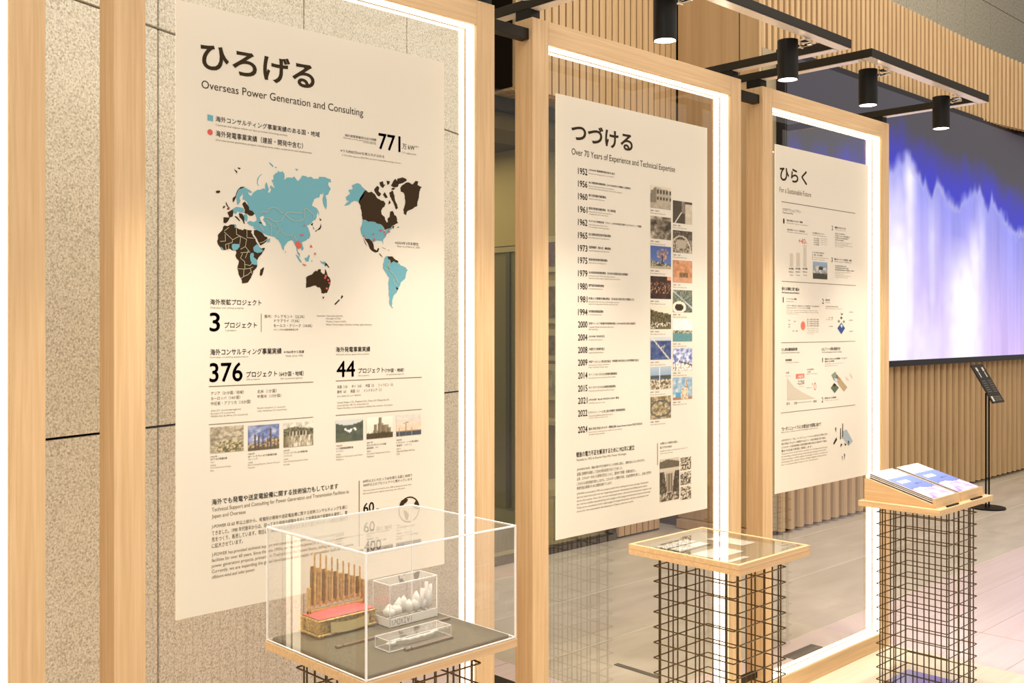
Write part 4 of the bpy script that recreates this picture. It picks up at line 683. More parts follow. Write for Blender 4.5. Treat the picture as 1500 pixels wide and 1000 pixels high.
 (3, 'r2', 1, 0, [(4.2076, 1.3323), (4.2068, 1.3392), (4.2044, 1.345), (4.2009, 1.3488), (4.1968, 1.3502), (4.1927, 1.3488), (4.1892, 1.345), (4.1868, 1.3392), (4.186, 1.3323), (4.1868, 1.3254), (4.1892, 1.3196), (4.1927, 1.3158), (4.1968, 1.3144), (4.2009, 1.3158), (4.2044, 1.3196), (4.2068, 1.3254), (4.2076, 1.3323), (4.2044, 1.3323), (4.2038, 1.3275), (4.2021, 1.3234), (4.1997, 1.3207), (4.1968, 1.3198), (4.1939, 1.3207), (4.1915, 1.3234), (4.1898, 1.3275), (4.1892, 1.3323), (4.1898, 1.3371), (4.1915, 1.3412), (4.1939, 1.3439), (4.1968, 1.3448), (4.1997, 1.3439), (4.2021, 1.3412), (4.2038, 1.3371), (4.2044, 1.3323)]),
 (3, 'e2', 1, 0, [(4.3447, 1.3793), (4.3795, 1.394), (4.4083, 1.3677), (4.3891, 1.3493), (4.3636, 1.3565)]),
 (3, 't', 1, 0, [(4.3955, 1.3808), (4.4954, 1.3164), (4.4633, 1.2968), (4.4115, 1.3325), (4.3891, 1.3556)]),
 (3, 'l', 2, 0, [(4.37, 1.3626), (4.3955, 1.3633), (4.4019, 1.3488), (4.3827, 1.3463)]),
 (3, 'o', 2, 0, [(4.4019, 1.3742), (4.4341, 1.3572), (4.4211, 1.3545), (4.3955, 1.3681)]),
 (3, 'e', 1, 0, [(4.37, 1.3418), (4.4147, 1.3184), (4.3763, 1.294), (4.3384, 1.3196)]),
 (3, 'k', 2, 0, [(4.37, 1.3405), (4.3891, 1.3334), (4.3763, 1.3244), (4.3598, 1.3282)]),
 (3, 's', 1, 0, [(4.4796, 1.3685), (4.5126, 1.348), (4.4993, 1.3452), (4.4796, 1.3588)]),
 (3, 's', 1, 0, [(4.5192, 1.3833), (4.5458, 1.363), (4.5391, 1.3535), (4.5192, 1.3736)]),
 (3, 'l2', 1, 0, [(4.447, 1.1103), (4.4862, 1.1188), (4.5491, 1.0576), (4.5059, 1.0383), (4.447, 1.0847)]),
 (3, 'k', 2, 0, [(4.3802, 1.1341), (4.3891, 1.1347), (4.3878, 1.1113), (4.3814, 1.1213)]),
 (3, 'k', 2, 0, [(4.3923, 1.0888), (4.3967, 1.0758), (4.37, 1.0557), (4.3598, 1.0596), (4.3763, 1.0773)]),
 (3, 'k', 2, 0, [(4.4276, 1.1276), (4.4341, 1.1272), (4.4341, 1.0761), (4.425, 1.0768)]),
 (3, 'k', 2, 0, [(4.447, 1.1487), (4.4535, 1.1483), (4.4535, 1.0906), (4.4444, 1.0753)]),
 (3, 'k', 2, 0, [(4.4341, 1.0569), (4.447, 1.0495), (4.4276, 1.0383)]),
 (3, 'k', 2, 0, [(4.4665, 1.0576), (4.4862, 1.0464), (4.4731, 1.041)]),
 (3, 'k', 2, 0, [(4.4993, 1.0647), (4.5126, 1.0604), (4.5059, 1.0383)]),
 (3, 'k', 2, 0, [(4.4431, 0.9954), (4.4496, 0.9949), (4.4496, 0.9692)]),
 (3, 'k', 2, 0, [(4.4626, 1.0065), (4.4731, 1.0024), (4.4665, 0.9741)]),
]
BORDERS = [[(1.2762, 1.8434), (1.2886, 1.8529)], [(1.2753, 1.8408), (1.299, 1.8223), (1.3192, 1.8331), (1.3377, 1.8255)], [(1.3096, 1.8526), (1.3096, 1.8369), (1.3192, 1.8331), (1.3212, 1.8271), (1.3192, 1.8131)], [(1.3396, 1.8511), (1.3396, 1.83), (1.3622, 1.8296)], [(1.3387, 1.8264), (1.3348, 1.8069), (1.3465, 1.7944)], [(1.2781, 1.8349), (1.2791, 1.8177), (1.264, 1.8159)], [(1.2981, 1.8223), (1.2981, 1.8153), (1.2791, 1.809)], [(1.2791, 1.809), (1.281, 1.7953)], [(1.2886, 1.8096), (1.2867, 1.7956)], [(1.3212, 1.7992), (1.3348, 1.8069)], [(1.3212, 1.7904), (1.3484, 1.7936)], [(1.327, 1.789), (1.3212, 1.7765), (1.3328, 1.7683), (1.3338, 1.749), (1.3144, 1.7491)], [(1.3338, 1.7613), (1.3484, 1.7584), (1.3543, 1.7657)], [(1.3328, 1.749), (1.3484, 1.7514), (1.3563, 1.7552)], [(1.3309, 1.7489), (1.3299, 1.7296), (1.3231, 1.725)], [(1.3299, 1.7296), (1.3426, 1.7353), (1.3524, 1.7445)], [(1.3484, 1.7514), (1.3543, 1.7375)], [(1.3426, 1.7968), (1.3348, 1.7771)], [(1.3761, 1.8181), (1.3881, 1.8223), (1.3982, 1.83)], [(1.3781, 1.8962), (1.3881, 1.9005), (1.4002, 1.8997), (1.4022, 1.9088), (1.4144, 1.9142), (1.4286, 1.9127), (1.4389, 1.9027), (1.4513, 1.9001), (1.4658, 1.9066), (1.4826, 1.9043), (1.5101, 1.9065), (1.5123, 1.9176), (1.5187, 1.92), (1.5316, 1.91), (1.5424, 1.9034), (1.5402, 1.894)], [(1.4513, 1.9001), (1.4658, 1.8885), (1.4826, 1.8825), (1.4995, 1.8837), (1.5123, 1.8956), (1.5101, 1.9065)], [(1.3901, 1.8865), (1.4062, 1.8841), (1.4205, 1.8762), (1.4409, 1.8813), (1.4513, 1.8983)], [(1.4266, 1.8748), (1.4348, 1.8592), (1.4513, 1.844), (1.4658, 1.8431), (1.4763, 1.8474)], [(1.4103, 1.8701), (1.4103, 1.8397)], [(1.3962, 1.8798), (1.4083, 1.8664), (1.4245, 1.8621)], [(1.3761, 1.8641), (1.3881, 1.8507)], [(1.4368, 1.8593), (1.4266, 1.8461), (1.4245, 1.837)], [(1.4721, 1.8435), (1.4784, 1.8312)], [(1.4805, 1.8441), (1.4868, 1.8317)], [(1.7904, 1.7836), (1.7963, 1.7649), (1.814, 1.7514), (1.8229, 1.7374), (1.8289, 1.7281)], [(1.814, 1.7395), (1.811, 1.7323), (1.8229, 1.7184)], [(1.7787, 1.7713), (1.7904, 1.7647), (1.7963, 1.7649)], [(1.7992, 1.7934), (1.7933, 1.779), (1.7963, 1.7649)]]
# ------------------------------------------------------------------ materials
oak_v = wood('oak_upright_grain', (226, 193, 148), (208, 172, 126), 'z', fine=100)
oak_x = wood('oak_rail_grain', (226, 193, 148), (208, 172, 126), 'x', fine=100)
oak_y = wood('oak_side_grain', (226, 193, 148), (208, 172, 126), 'y', fine=100)
slat_m = wood('slat_timber', (214, 182, 136), (194, 158, 112), 'z', fine=45)
panel_m = wood('panel_timber', (206, 174, 130), (190, 156, 112), 'z', fine=16)
board_m = wood('floor_timber', (250, 230, 226), (242, 218, 212), 'x', rough=.24, fine=22)  # pink tinge in the colour stands in for the screen's glow
deck_m = wood('platform_timber', (250, 238, 214), (242, 224, 196), 'x', rough=.4, fine=22)
dark_m = plain('dark_backing', (30, 19, 6), .85, spec=.1)
black_m = plain('black_paint', (14, 10, 4), .45, spec=.25, noise_amt=.1)
bronze_m = plain('dark_bronze_bar', (34, 27, 14), .5, spec=.25)
strip_m = plain('pale_underside', (225, 215, 200), .18, spec=.6)
wire_m = plain('blackened_steel_wire', (92, 76, 50), .28, metal=.85)
plate_m = plain('polished_dark_plate', (150, 140, 160), .08, metal=1.)
steel_m = plain('brushed_steel', (176, 168, 150), .3, metal=1.)
chrome_m = plain('chrome', (220, 214, 204), .12, metal=1.)
poster_m = plain('poster_sheet', (226, 218, 201), .6, spec=.3)
ink = {'d': plain('brown_black_ink', (52, 38, 14), .7, spec=.2), 'm': plain('soft_brown_ink', (72, 60, 38), .6), 'g': plain('grey_ink', (128, 120, 98), .6),
       'g2': plain('mid_grey_ink', (118, 102, 78), .6), 'r': plain('red_ink', (208, 92, 74), .6), 'r2': plain('salmon_ink', (222, 120, 96), .6), 'b': plain('teal_blue_ink', (104, 166, 178), .6),
       'k': plain('map_dark_ink', (56, 40, 18), .7, spec=.2), 'p': poster_m, 's': plain('chart_grey_ink', (204, 192, 170), .6), 'c': plain('white_ink', (250, 240, 225), .6),
       'n': plain('navy_ink', (42, 72, 130), .6), 'l': plain('pale_blue_ink', (180, 200, 220), .6), 'l2': plain('slate_blue_ink', (158, 172, 178), .6), 'e': plain('green_ink', (84, 100, 72), .6),
       'e2': plain('sage_ink', (130, 142, 112), .6), 't': plain('tan_ink', (176, 152, 116), .6), 'o': plain('orange_ink', (196, 120, 80), .6)}
print_m = painted('printed_picture')
bead_m = plain('tan_glazing_bead', (150, 120, 76), .5)
led_m = emit('led_strip_light', (255, 236, 206), 4.2)
lamp_m = emit('spotlight_lens', (255, 246, 228), 9.)
glass_m = clear_glass('clear_gate_glass', boost=2.0)
glassroom_m = clear_glass('olive_room_glass', boost=1.6, tint=(.86, .84, .70))
acryl_m = clear_glass('clear_acrylic', boost=1.7, haze=.03, hazecol=(1, .95, .86))
edge_m = clear_glass('white_edge_glint', boost=1.2, haze=.92, hazecol=(1, .98, .95))  # white mixed in so the clear polished edges seem to gleam
crystal_m = clear_glass('crystal', ior=1.55, boost=2.6, haze=.05, hazecol=(1, .96, .88))
frost_m = plain('frosted_white_inlay', (250, 244, 232), .4)
mat_m = plain('grey_display_mat', (104, 96, 72), .8, noise_amt=.12, scale=60, bump=.2)
grout_m = plain('pale_floor_joint', (252, 240, 220), .6)
track_dark = plain('dark_ceiling_recess', (58, 48, 30), .7)
room_m = plain('olive_room_wall', (176, 156, 108), .6, noise_amt=.08, scale=1.5)
room_floor = plain('grey_room_floor', (138, 134, 116), .4)

def granite():
    m, nt, b = new_mat('speckled_granite')
    tc = nt.nodes.new('ShaderNodeTexCoord')
    n1 = nt.nodes.new('ShaderNodeTexNoise'); n1.inputs['Scale'].default_value = 150; n1.inputs['Detail'].default_value = 3; n1.inputs['Roughness'].default_value = .65
    v = nt.nodes.new('ShaderNodeTexVoronoi'); v.inputs['Scale'].default_value = 150
    for n in (n1, v): nt.links.new(tc.outputs['Object'], n.inputs['Vector'])
    r = nt.nodes.new('ShaderNodeValToRGB'); e = r.color_ramp.elements
    e[0].position = .30; e[0].color = (*lin((150, 138, 114)), 1); e[1].position = .70; e[1].color = (*lin((255, 250, 236)), 1)
    for p, c in ((.42, (220, 210, 186)), (.54, (240, 232, 212))):
        q = e.new(p); q.color = (*lin(c), 1)
    nt.links.new(n1.outputs['Fac'], r.inputs['Fac'])
    sp = nt.nodes.new('ShaderNodeSeparateColor'); nt.links.new(v.outputs['Color'], sp.inputs[0])
    r2 = nt.nodes.new('ShaderNodeValToRGB'); r2.color_ramp.elements[0].position = .0; r2.color_ramp.elements[0].color = (.72, .70, .66, 1); r2.color_ramp.elements[1].position = .45; r2.color_ramp.elements[1].color = (1, 1, 1, 1)
    nt.links.new(sp.outputs[0], r2.inputs['Fac'])
    mx = nt.nodes.new('ShaderNodeMix'); mx.data_type = 'RGBA'; mx.blend_type = 'MULTIPLY'; mx.inputs['Factor'].default_value = 1.
    nt.links.new(r.outputs['Color'], mx.inputs['A']); nt.links.new(r2.outputs['Color'], mx.inputs['B'])
    nt.links.new(mx.outputs['Result'], b.inputs['Base Color']); b.inputs['Roughness'].default_value = .6
    bp = nt.nodes.new('ShaderNodeBump'); bp.inputs['Strength'].default_value = .25; bp.inputs['Distance'].default_value = .002
    nt.links.new(n1.outputs['Fac'], bp.inputs['Height']); nt.links.new(bp.outputs['Normal'], b.inputs['Normal'])
    return m
granite_m = granite()
concrete_m = plain('grey_stone_cladding', (178, 168, 146), .7, noise_amt=.25, scale=38, bump=.2)

def stone_tile():
    m, nt, b = new_mat('honed_floor_tile')
    tc = nt.nodes.new('ShaderNodeTexCoord'); oi = nt.nodes.new('ShaderNodeObjectInfo')
    mp = nt.nodes.new('ShaderNodeMapping'); mp.inputs['Scale'].default_value = (1.2, 4.5, 3)
    nt.links.new(tc.outputs['Object'], mp.inputs['Vector'])
    n1 = nt.nodes.new('ShaderNodeTexNoise'); n1.noise_dimensions = '4D'; n1.inputs['Scale'].default_value = 1.4; n1.inputs['Detail'].default_value = 7; n1.inputs['Distortion'].default_value = .8
    w = nt.nodes.new('ShaderNodeMath'); w.operation = 'MULTIPLY'; w.inputs[1].default_value = 30
    nt.links.new(oi.outputs['Random'], w.inputs[0]); nt.links.new(w.outputs[0], n1.inputs['W']); nt.links.new(mp.outputs[0], n1.inputs['Vector'])
    r = nt.nodes.new('ShaderNodeValToRGB'); r.color_ramp.elements[0].position = .3; r.color_ramp.elements[0].color = (*lin((206, 194, 172)), 1)
    r.color_ramp.elements[1].position = .7; r.color_ramp.elements[1].color = (*lin((232, 220, 200)), 1)
    nt.links.new(n1.outputs['Fac'], r.inputs['Fac']); nt.links.new(r.outputs['Color'], b.inputs['Base Color'])
    b.inputs['Roughness'].default_value = .32; b.inputs['Specular IOR Level'].default_value = .5
    return m
tile_m = stone_tile()

# ------------------------------------------------------------------ setting: floors
fl = box('floor', (-4, 15, 2.76, 9, -.10, -.0015), grout_m); tag(fl, 'grey stone tile floor behind the gates', kind='structure')
FW = .655
tm = boxmesh('floor_tile', 1.32-.006, FW-.006, .012, .0008)
for i in range(9):
    for j in range(4):
        x = 3.38+.003 + (0 if i == 0 else .96+1.32*(i-1)); y = 2.763+j*FW
        if i == 0:
            link('floor_tile', boxmesh('floor_tile', .954, FW-.006, .012, .0008), tile_m, fl, (x, y, -.012))
        else:
            link('floor_tile', tm, tile_m, fl, (x, y, -.012))
fw = box('floor', (-4, 15, -3.5, 2.76, -.10, -.006), plain('floor_seam', (206, 184, 166), .7)); tag(fw, 'pale timber floor before the gates', kind='structure')
bmesh_b = boxmesh('floor_board', 9.49, .31, .006, .0008)
for j in range(8):
    link('floor_board', bmesh_b, board_m, fw, (-4 if j % 2 else -4, .26+j*.3125, -.006)); link('floor_board', bmesh_b, board_m, fw, (5.5-(.0 if j % 2 else .0), .26+j*.3125, -.006))
fw2 = box('floor', (-4, 15, -3.5, .255, -.006, 0), board_m, fw)
fw2.name = 'timber_field'
ft = box('floor', (-4, 3.375, 2.762, 4.99, -.011, .0015), plain('timber_margin_base', (170, 140, 100), .6)); tag(ft, 'pale timber floor margin beside the stone wall', kind='structure')
mb_ = boxmesh('floor_board', 7.36, .18, .003, .0006)
for j in range(12): link('floor_board', mb_, board_m, ft, (-3.99, 2.765+j*.185, .0015))
dark_piece_m = plain('dark_piece', (44, 36, 24), .5)  # dark colour for thin pieces laid on the floor
for nm, d in (('dark_floor_piece', (2.7, 3.205, 3.1, 3.42, .0046, .008)), ('dark_floor_piece', (3.715, 3.745, 2.88, 3.14, .0, .004)), ('dark_floor_piece', (4.40, 4.67, 2.585, 2.65, 0., .004))):
    o = box(nm, d, dark_piece_m, bev=.001)
    tag(o, {2.7: 'dark square floor hatch in the timber margin by the granite wall', 3.715: 'narrow dark floor strip running away behind the timeline poster gate', 4.4: 'short dark floor strip close behind the third gate'}[d[0]], 'floor slot')
pf = box('platform', (-3.5, 4.86, 1.25, 2.44, .0, .035), deck_m, bev=.002); tag(pf, 'low pale timber platform under the gates and stands', 'platform', kind='structure')

# ------------------------------------------------------------------ setting: granite wall, runs away at an angle
wd = Vector((.4355*.718+.9*.696, -.4355*.696+.9*.718, 0)).normalized()
ang = math.atan2(wd.y, wd.x)
wn = Vector((-wd.y, wd.x, 0))     # away from camera
N0 = 2.46
base = wn*N0
wl = thing('wall_left', 'speckled granite panel wall behind the map poster', None); tag(wl, kind='structure')
wl.rotation_euler = (0, 0, ang); wl.location = base
box('wall_core', (-3, 4.73, .016, .30, 0, 6.2), dark_m, wl)
gp = boxmesh('stone_panel', .757-.008, .02, 1.28-.008, .0012)
for j in range(5):
    for i in range(-5, 3):
        link('stone_panel', gp, granite_m, wl, (2.464+.757*i+.004, -.004, 1.28*j+.004))

# ------------------------------------------------------------------ setting: glass room behind the gap, with timber slat bulkhead over it
YB = 4.98
wb = tag(box('wall_back', (4.85, 6.63, YB+.03, YB+.30, 3.245, 6.2), dark_m), 'timber slat bulkhead over the glass room', kind='structure')
PT = .0725
s1 = boxmesh('timber_slat', .0585, .035, 2.95, .0015)
n = 0
x = 4.86
while x < 6.60:
    link('timber_slat', s1, slat_m, wb, (x, YB-.005, 3.235)); x += PT
s1u = boxmesh('soffit_slat', .0585, .20, .02, .001)
x = 4.86
while x < 6.60:
    link('soffit_slat', s1u, slat_m, wb, (x, YB+.03, 3.222)); x += PT
box('ceiling_track', (4.85, 6.63, YB+.24, YB+.34, 3.14, 3.22), track_dark, wb)
box('ceiling_beam', (4.85, 6.2, YB+.34, YB+.75, 3.02, 3.14), plain('grey_beam', (120, 104, 78), .6), wb)
rc = tag(box('ceiling', (3.5, 6.2, YB+.3, 10.5, 3.14, 3.3), plain('glass_room_ceiling', (96, 80, 44), .7)), 'dark ceiling of the glass room', kind='structure')
# short slatted return below the bulkhead
wr = tag(box('wall_right', (5.93, 6.47, YB+.02, YB+.12, 0, 3.2), dark_m), 'short timber slat wall beside the glass room', kind='structure')
s2 = boxmesh('timber_slat', .0585, .03, 3.19, .0015)
for k in range(7): link('timber_slat', s2, slat_m, wr, (5.94+k*PT, YB-.012, .02))
gw = thing('window_1', 'glass wall of the olive room behind the gates', None); tag(gw, kind='structure')
box('pane', (4.4, 5.93, YB+.02, YB+.03, .05, 3.2), glassroom_m, gw)
box('bottom_rail', (4.4, 5.93, YB, YB+.05, 0, .05), plain('dark_base_rail', (64, 54, 34), .5), gw)
rf = tag(box('floor', (3.0, 11.0, YB+.31, 11.0, .0005, .006), room_floor), 'grey floor inside the glass room', kind='structure')
rw = tag(box('wall_partition', (6.2, 6.30, YB+.40, 6.03, 0, 3.14), room_m), 'olive partition inside the glass room', kind='structure')
rw2 = tag(box('wall_far', (3.0, 11.0, 10.6, 10.7, 0, 3.3), room_m), 'far wall of the glass room', kind='structure')
rw3 = tag(box('wall_inner', (6.19, 6.29, 6.03, 10.6, 2.31, 3.14), room_m), 'olive wall over the glass door', kind='structure')
# the glass door, end-on to the gates
gd = thing('door_1', 'glass door with tall steel pull handles seen between two gates', None); tag(gd, kind='structure')
box('leaf', (6.185, 6.20, 6.06, 7.6, .02, 2.25), clear_glass('door_glass', boost=1.2, tint=(.80, .78, .62), haze=.25, hazecol=(.5, .44, .24)), gd)
box('top_rail', (6.17, 6.215, 6.03, 7.62, 2.255, 2.30), plain('olive_rail', (170, 154, 116), .5), gd)
box('stile', (6.175, 6.21, 6.40, 6.45, .02, 2.25), plain('olive_stile', (92, 86, 62), .4), gd)
for hx, hy in ((6.11, 6.22), (6.27, 6.36)):
    bm = bmesh.new(); add_cyl(bm, (hx, hy, .26), (hx, hy, 2.08), .022, 12); h = obj('pull_handle', bm, steel_m, gd, smooth=False)
    for z in (.36, 1.2, 2.02):
        bm = bmesh.new(); add_cyl(bm, (hx, hy, z), (6.19, 6.25, z), .011, 8); obj('standoff', bm, bronze_m, h)
# framed prints and a bench by the partition
fr_m = plain('pale_frame', (212, 200, 172), .5)
for k, (z0, z1, lab) in enumerate(((2.06, 2.36, 'topmost of the framed prints in the glass room'), (1.63, 1.99, 'second framed print from the top in the glass room'), (1.32, 1.58, 'third framed print down in the glass room'), (.99, 1.29, 'lowest framed print in the glass room, above the shelf'))):
    t_ = thing('framed_print', lab, 'picture', 'framed prints in the glass room')
    box('frame', (6.178, 6.198, 5.50, 6.00, z0, z1), fr_m, t_, .002)
    box('print', (6.172, 6.179, 5.56, 5.93, z0+.05, z1-.05), plain('faded_print', ((120, 92, 110), (128, 108, 78), (140, 122, 92), (196, 186, 160))[k], .5, noise_amt=.5, scale=14), t_)
tag(box('shelf', (6.02, 6.198, 5.45, 6.02, .80, .84), plain('pale_shelf', (214, 202, 172), .5), bev=.003), 'pale shelf under the framed prints in the glass room', 'shelf')
bt = thing('bench', 'low pale bench inside the glass room', 'bench')
box('seat', (5.38, 5.80, 5.15, 5.50, .36, .42), fr_m, bt, .008)
for a in (5.40, 5.73):
    box('leg', (a, a+.05, 5.18, 5.47, 0.006, .36), fr_m, bt, .003)

# ------------------------------------------------------------------ setting: flat timber panelling at the corner
wp = tag(box('wall_corner', (6.69, 6.79, 4.26, 6.4, 0, 6.2), dark_m), 'flat timber panel wall at the corner', kind='structure')
for (y0, y1) in ((4.205, 4.375), (4.39, 4.955)):
    box('timber_panel', (6.655, 6.69, y0, y1, .08, 6.2), panel_m, wp, .002)
box('groove_strip', (6.672, 6.69, 4.375, 4.39, .08, 6.2), plain('grey_groove', (120, 110, 84), .6), wp)
box('plinth', (6.60, 6.69, 4.30, 4.93, .006, .075), panel_m, wp, .002)

# ------------------------------------------------------------------ setting: curved slat wall with the big screen
wf = tag(box('wall_front', (6.70, 15, 4.26, 4.40, 0, 4.2), dark_m), 'fluted timber wall with the big screen', kind='structure')
# lower flutes
bm = bmesh.new()
prof = [(.0, 0), (.002, -.050), (.010, -.068), (.024, -.076), (.054, -.076), (.070, -.068), (.078, -.050), (.080, 0)]
add_prism(bm, prof, .03, 1.30, 'z')
flute = bpy.data.meshes.new('timber_flute'); bm.to_mesh(flute); bm.free()
for k in range(56):
    link('timber_flute', flute, slat_m, wf, (6.93+k*.14, 4.262, 0))
box('corner_panel', (6.69, 6.90, 4.20, 4.26, .05, 3.70), plain('taupe_panel', (166, 150, 118), .6), wf)
# upper battens: the run swings gently towards the room and its top line falls
bm = bmesh.new()
add_prism(bm, [(.0, .075), (.0, .010), (.010, 0), (.031, 0), (.041, .010), (.041, .075)], 0, 1, 'z')
bat = bpy.data.meshes.new('timber_batten'); bm.to_mesh(bat); bm.free()
px_, py_, th = 6.70, 4.20, 0.
top_pts = []
k = 0
bkb = bmesh.new(); prev = None
while px_ < 14.8 and k < 110:
    zt = 4.52 - .0*max(0, px_-8.8) - .045*max(0, px_-9.3)**1.25
    o = link('timber_batten', bat, slat_m, wf, (px_, py_, 3.70)); o.scale = (1, 1, zt-3.70); o.rotation_euler = (0, 0, -th)
    top_pts.append((px_, py_, zt))
    th = math.radians(min(14, max(0, (px_-9.0)*3.6)))
    px_ += .0825*math.cos(th); py_ -= .0825*math.sin(th); k += 1
bm = bmesh.new()
vs = [(bm.verts.new((x, y+.075, 3.70)), bm.verts.new((x, y+.075, z-.03)), bm.verts.new((x, y+.13, z-.03)), bm.verts.new((x, y+.13, 3.70))) for x, y, z in top_pts]
for a, b in zip(vs, vs[1:]):
    for q in range(4): bm.faces.new((a[q], b[q], b[(q+1) % 4], a[(q+1) % 4]))
bmesh.ops.recalc_face_normals(bm, faces=bm.faces[:])
obj('batten_backing', bm, dark_m, wf)
wc = tag(box('wall_upper', (6.8, 16, 4.92, 5.1, 3.3, 7.6), dark_m), 'grey stone clad wall rising behind the battens', kind='structure')
cp = boxmesh('stone_panel', .752, .02, 1.272, .0012)
for i in range(13):
    for j in range(3):
        link('stone_panel', cp, concrete_m, wc, (6.82+.76*i, 4.9, 4.27+1.28*j-.13*0))

# the screen
sc_ = thing('led_screen', 'very large screen showing blue and white spray on the fluted wall', 'screen')
box('bezel', (6.88, 13.4, 4.12, 4.20, 1.25, 3.72), plain('screen_bezel', (22, 12, 20), .4), sc_, .003)
def screen():
    nx, nz = 230, 130
    x0, x1, z0, z1 = 6.90, 13.3, 1.305, 3.67
    xs = np.linspace(x0, x1, nx); zs = np.linspace(z0, z1, nz)
    X, Z = np.meshgrid(xs, zs)
    rng = np.random.RandomState(3)
    def n1(a, seed):                                   # smooth 1-D noise
        r = np.random.RandomState(seed).rand(600); i = np.floor(a).astype(int); f = a-i; f = f*f*(3-2*f)
        return r[i % 600]*(1-f)+r[(i+1) % 600]*f
    def n2(a, b, seed):
        r = np.random.RandomState(seed).rand(256, 256); i = np.floor(a).astype(int); j = np.floor(b).astype(int); f = a-i; g = b-j
        f = f*f*(3-2*f); g = g*g*(3-2*g); R = lambda p, q: r[p % 256, q % 256]
        return (R(i, j)*(1-f)+R(i+1, j)*f)*(1-g)+(R(i, j+1)*(1-f)+R(i+1, j+1)*f)*g
    H = 2.62+0*xs
    for px, pz, wl_, wr_ in ((7.4, 2.75, .6, .3), (8.99, 3.16, 1.1, .40), (9.31, 3.0, .35, .25), (9.55, 3.0, .30, .62), (10.57, 3.02, 1.15, .30), (10.88, 2.95, .30, .62), (12.4, 3.0, .8, .3)):
        d = xs-px; h = pz-np.where(d < 0, (-d/wl_)**.8*.42, (d/wr_)**.75*.34)
        H = np.maximum(H, h)
    H = H + .05*(n1(xs*24+50, 5)-.5)
    D = Z-H[None, :]+.07*(n2(X*16+3, Z*12, 8)-.5)
    st = n2(X*5+40, Z*.8+5, 11)*.5+n2(X*28+9, Z*1.6, 12)*.5
    cloud = n2(X*3+9, Z*3, 15)*.5+n2(X*9, Z*9, 16)*.5
    A = lambda c: np.array(lin(c))
    dark, blue, peri, lav, white = A((56, 51, 62)), A((34, 34, 188)), A((140, 144, 240)), A((214, 188, 248)), A((250, 244, 255))
    Hs = np.convolve(np.pad(H, 30, mode='edge'), np.hanning(61)/np.hanning(61).sum(), 'valid')
    Ds = Z-Hs[None, :]+.16*(n2(X*5+3, Z*4, 8)-.5)+.08*(n2(X*30+3, Z*3, 9)-.5)
    up = np.clip((Ds-.02)/.46, 0, 1)[..., None]
    up = up*up*(3-2*up)
    sky = blue*(1-up)+dark*up
    dep = np.clip(-D/1.3, 0, 1)[..., None]
    body = peri*(1-dep)+lav*dep
    body = body*(1-.35*(st[..., None]-.3))
    def blob(cx, w, zt, soft):
        return np.clip(np.exp(-((X-cx)/w)**2)*np.clip((zt-Z)/soft, 0, 1), 0, 1)
    wh = np.maximum.reduce([blob(8.72, .34, 3.1, 1.0)*1.25, blob(8.98, .12, 3.2, .25)*.8, blob(9.25, .5, 2.1, .6)*.7, blob(10.2, .40, 2.5, .6)*1.4, blob(10.45, .16, 2.7, .4)*.9, blob(9.45, .12, 2.95, .5)*.4, blob(10.6, .12, 2.98, .5)*.5, blob(7.3, .4, 2.2, .5)*.6])
    wh = np.clip(wh*(.65+.7*cloud), 0, 1)[..., None]
    body = body*(1-wh)+white*wh
    edge = np.clip(.5-(D+.10*(cloud-.5))/.16, 0, 1)[..., None]
    col = sky*(1-edge)+body*edge
    # rim of spray
    rim = np.exp(-((D+.03)/.04)**2)[..., None]*.35*cloud[..., None]
    col = col*(1-rim)+white*rim
    me = bpy.data.meshes.new('picture_surface')
    verts = [(xs[i], 4.118, zs[j]) for j in range(nz) for i in range(nx)]
    faces = [(j*nx+i, j*nx+i+1, (j+1)*nx+i+1, (j+1)*nx+i) for j in range(nz-1) for i in range(nx-1)]
    me.from_pydata(verts, [], faces)
    a = me.color_attributes.new('picture', 'FLOAT_COLOR', 'POINT')
    a.data.foreach_set('color', np.concatenate([col.reshape(-1, 3), np.ones((nx*nz, 1))], 1).astype(np.float32).ravel())
    link('picture_surface', me, painted('screen_picture', 1.25), sc_)
screen()

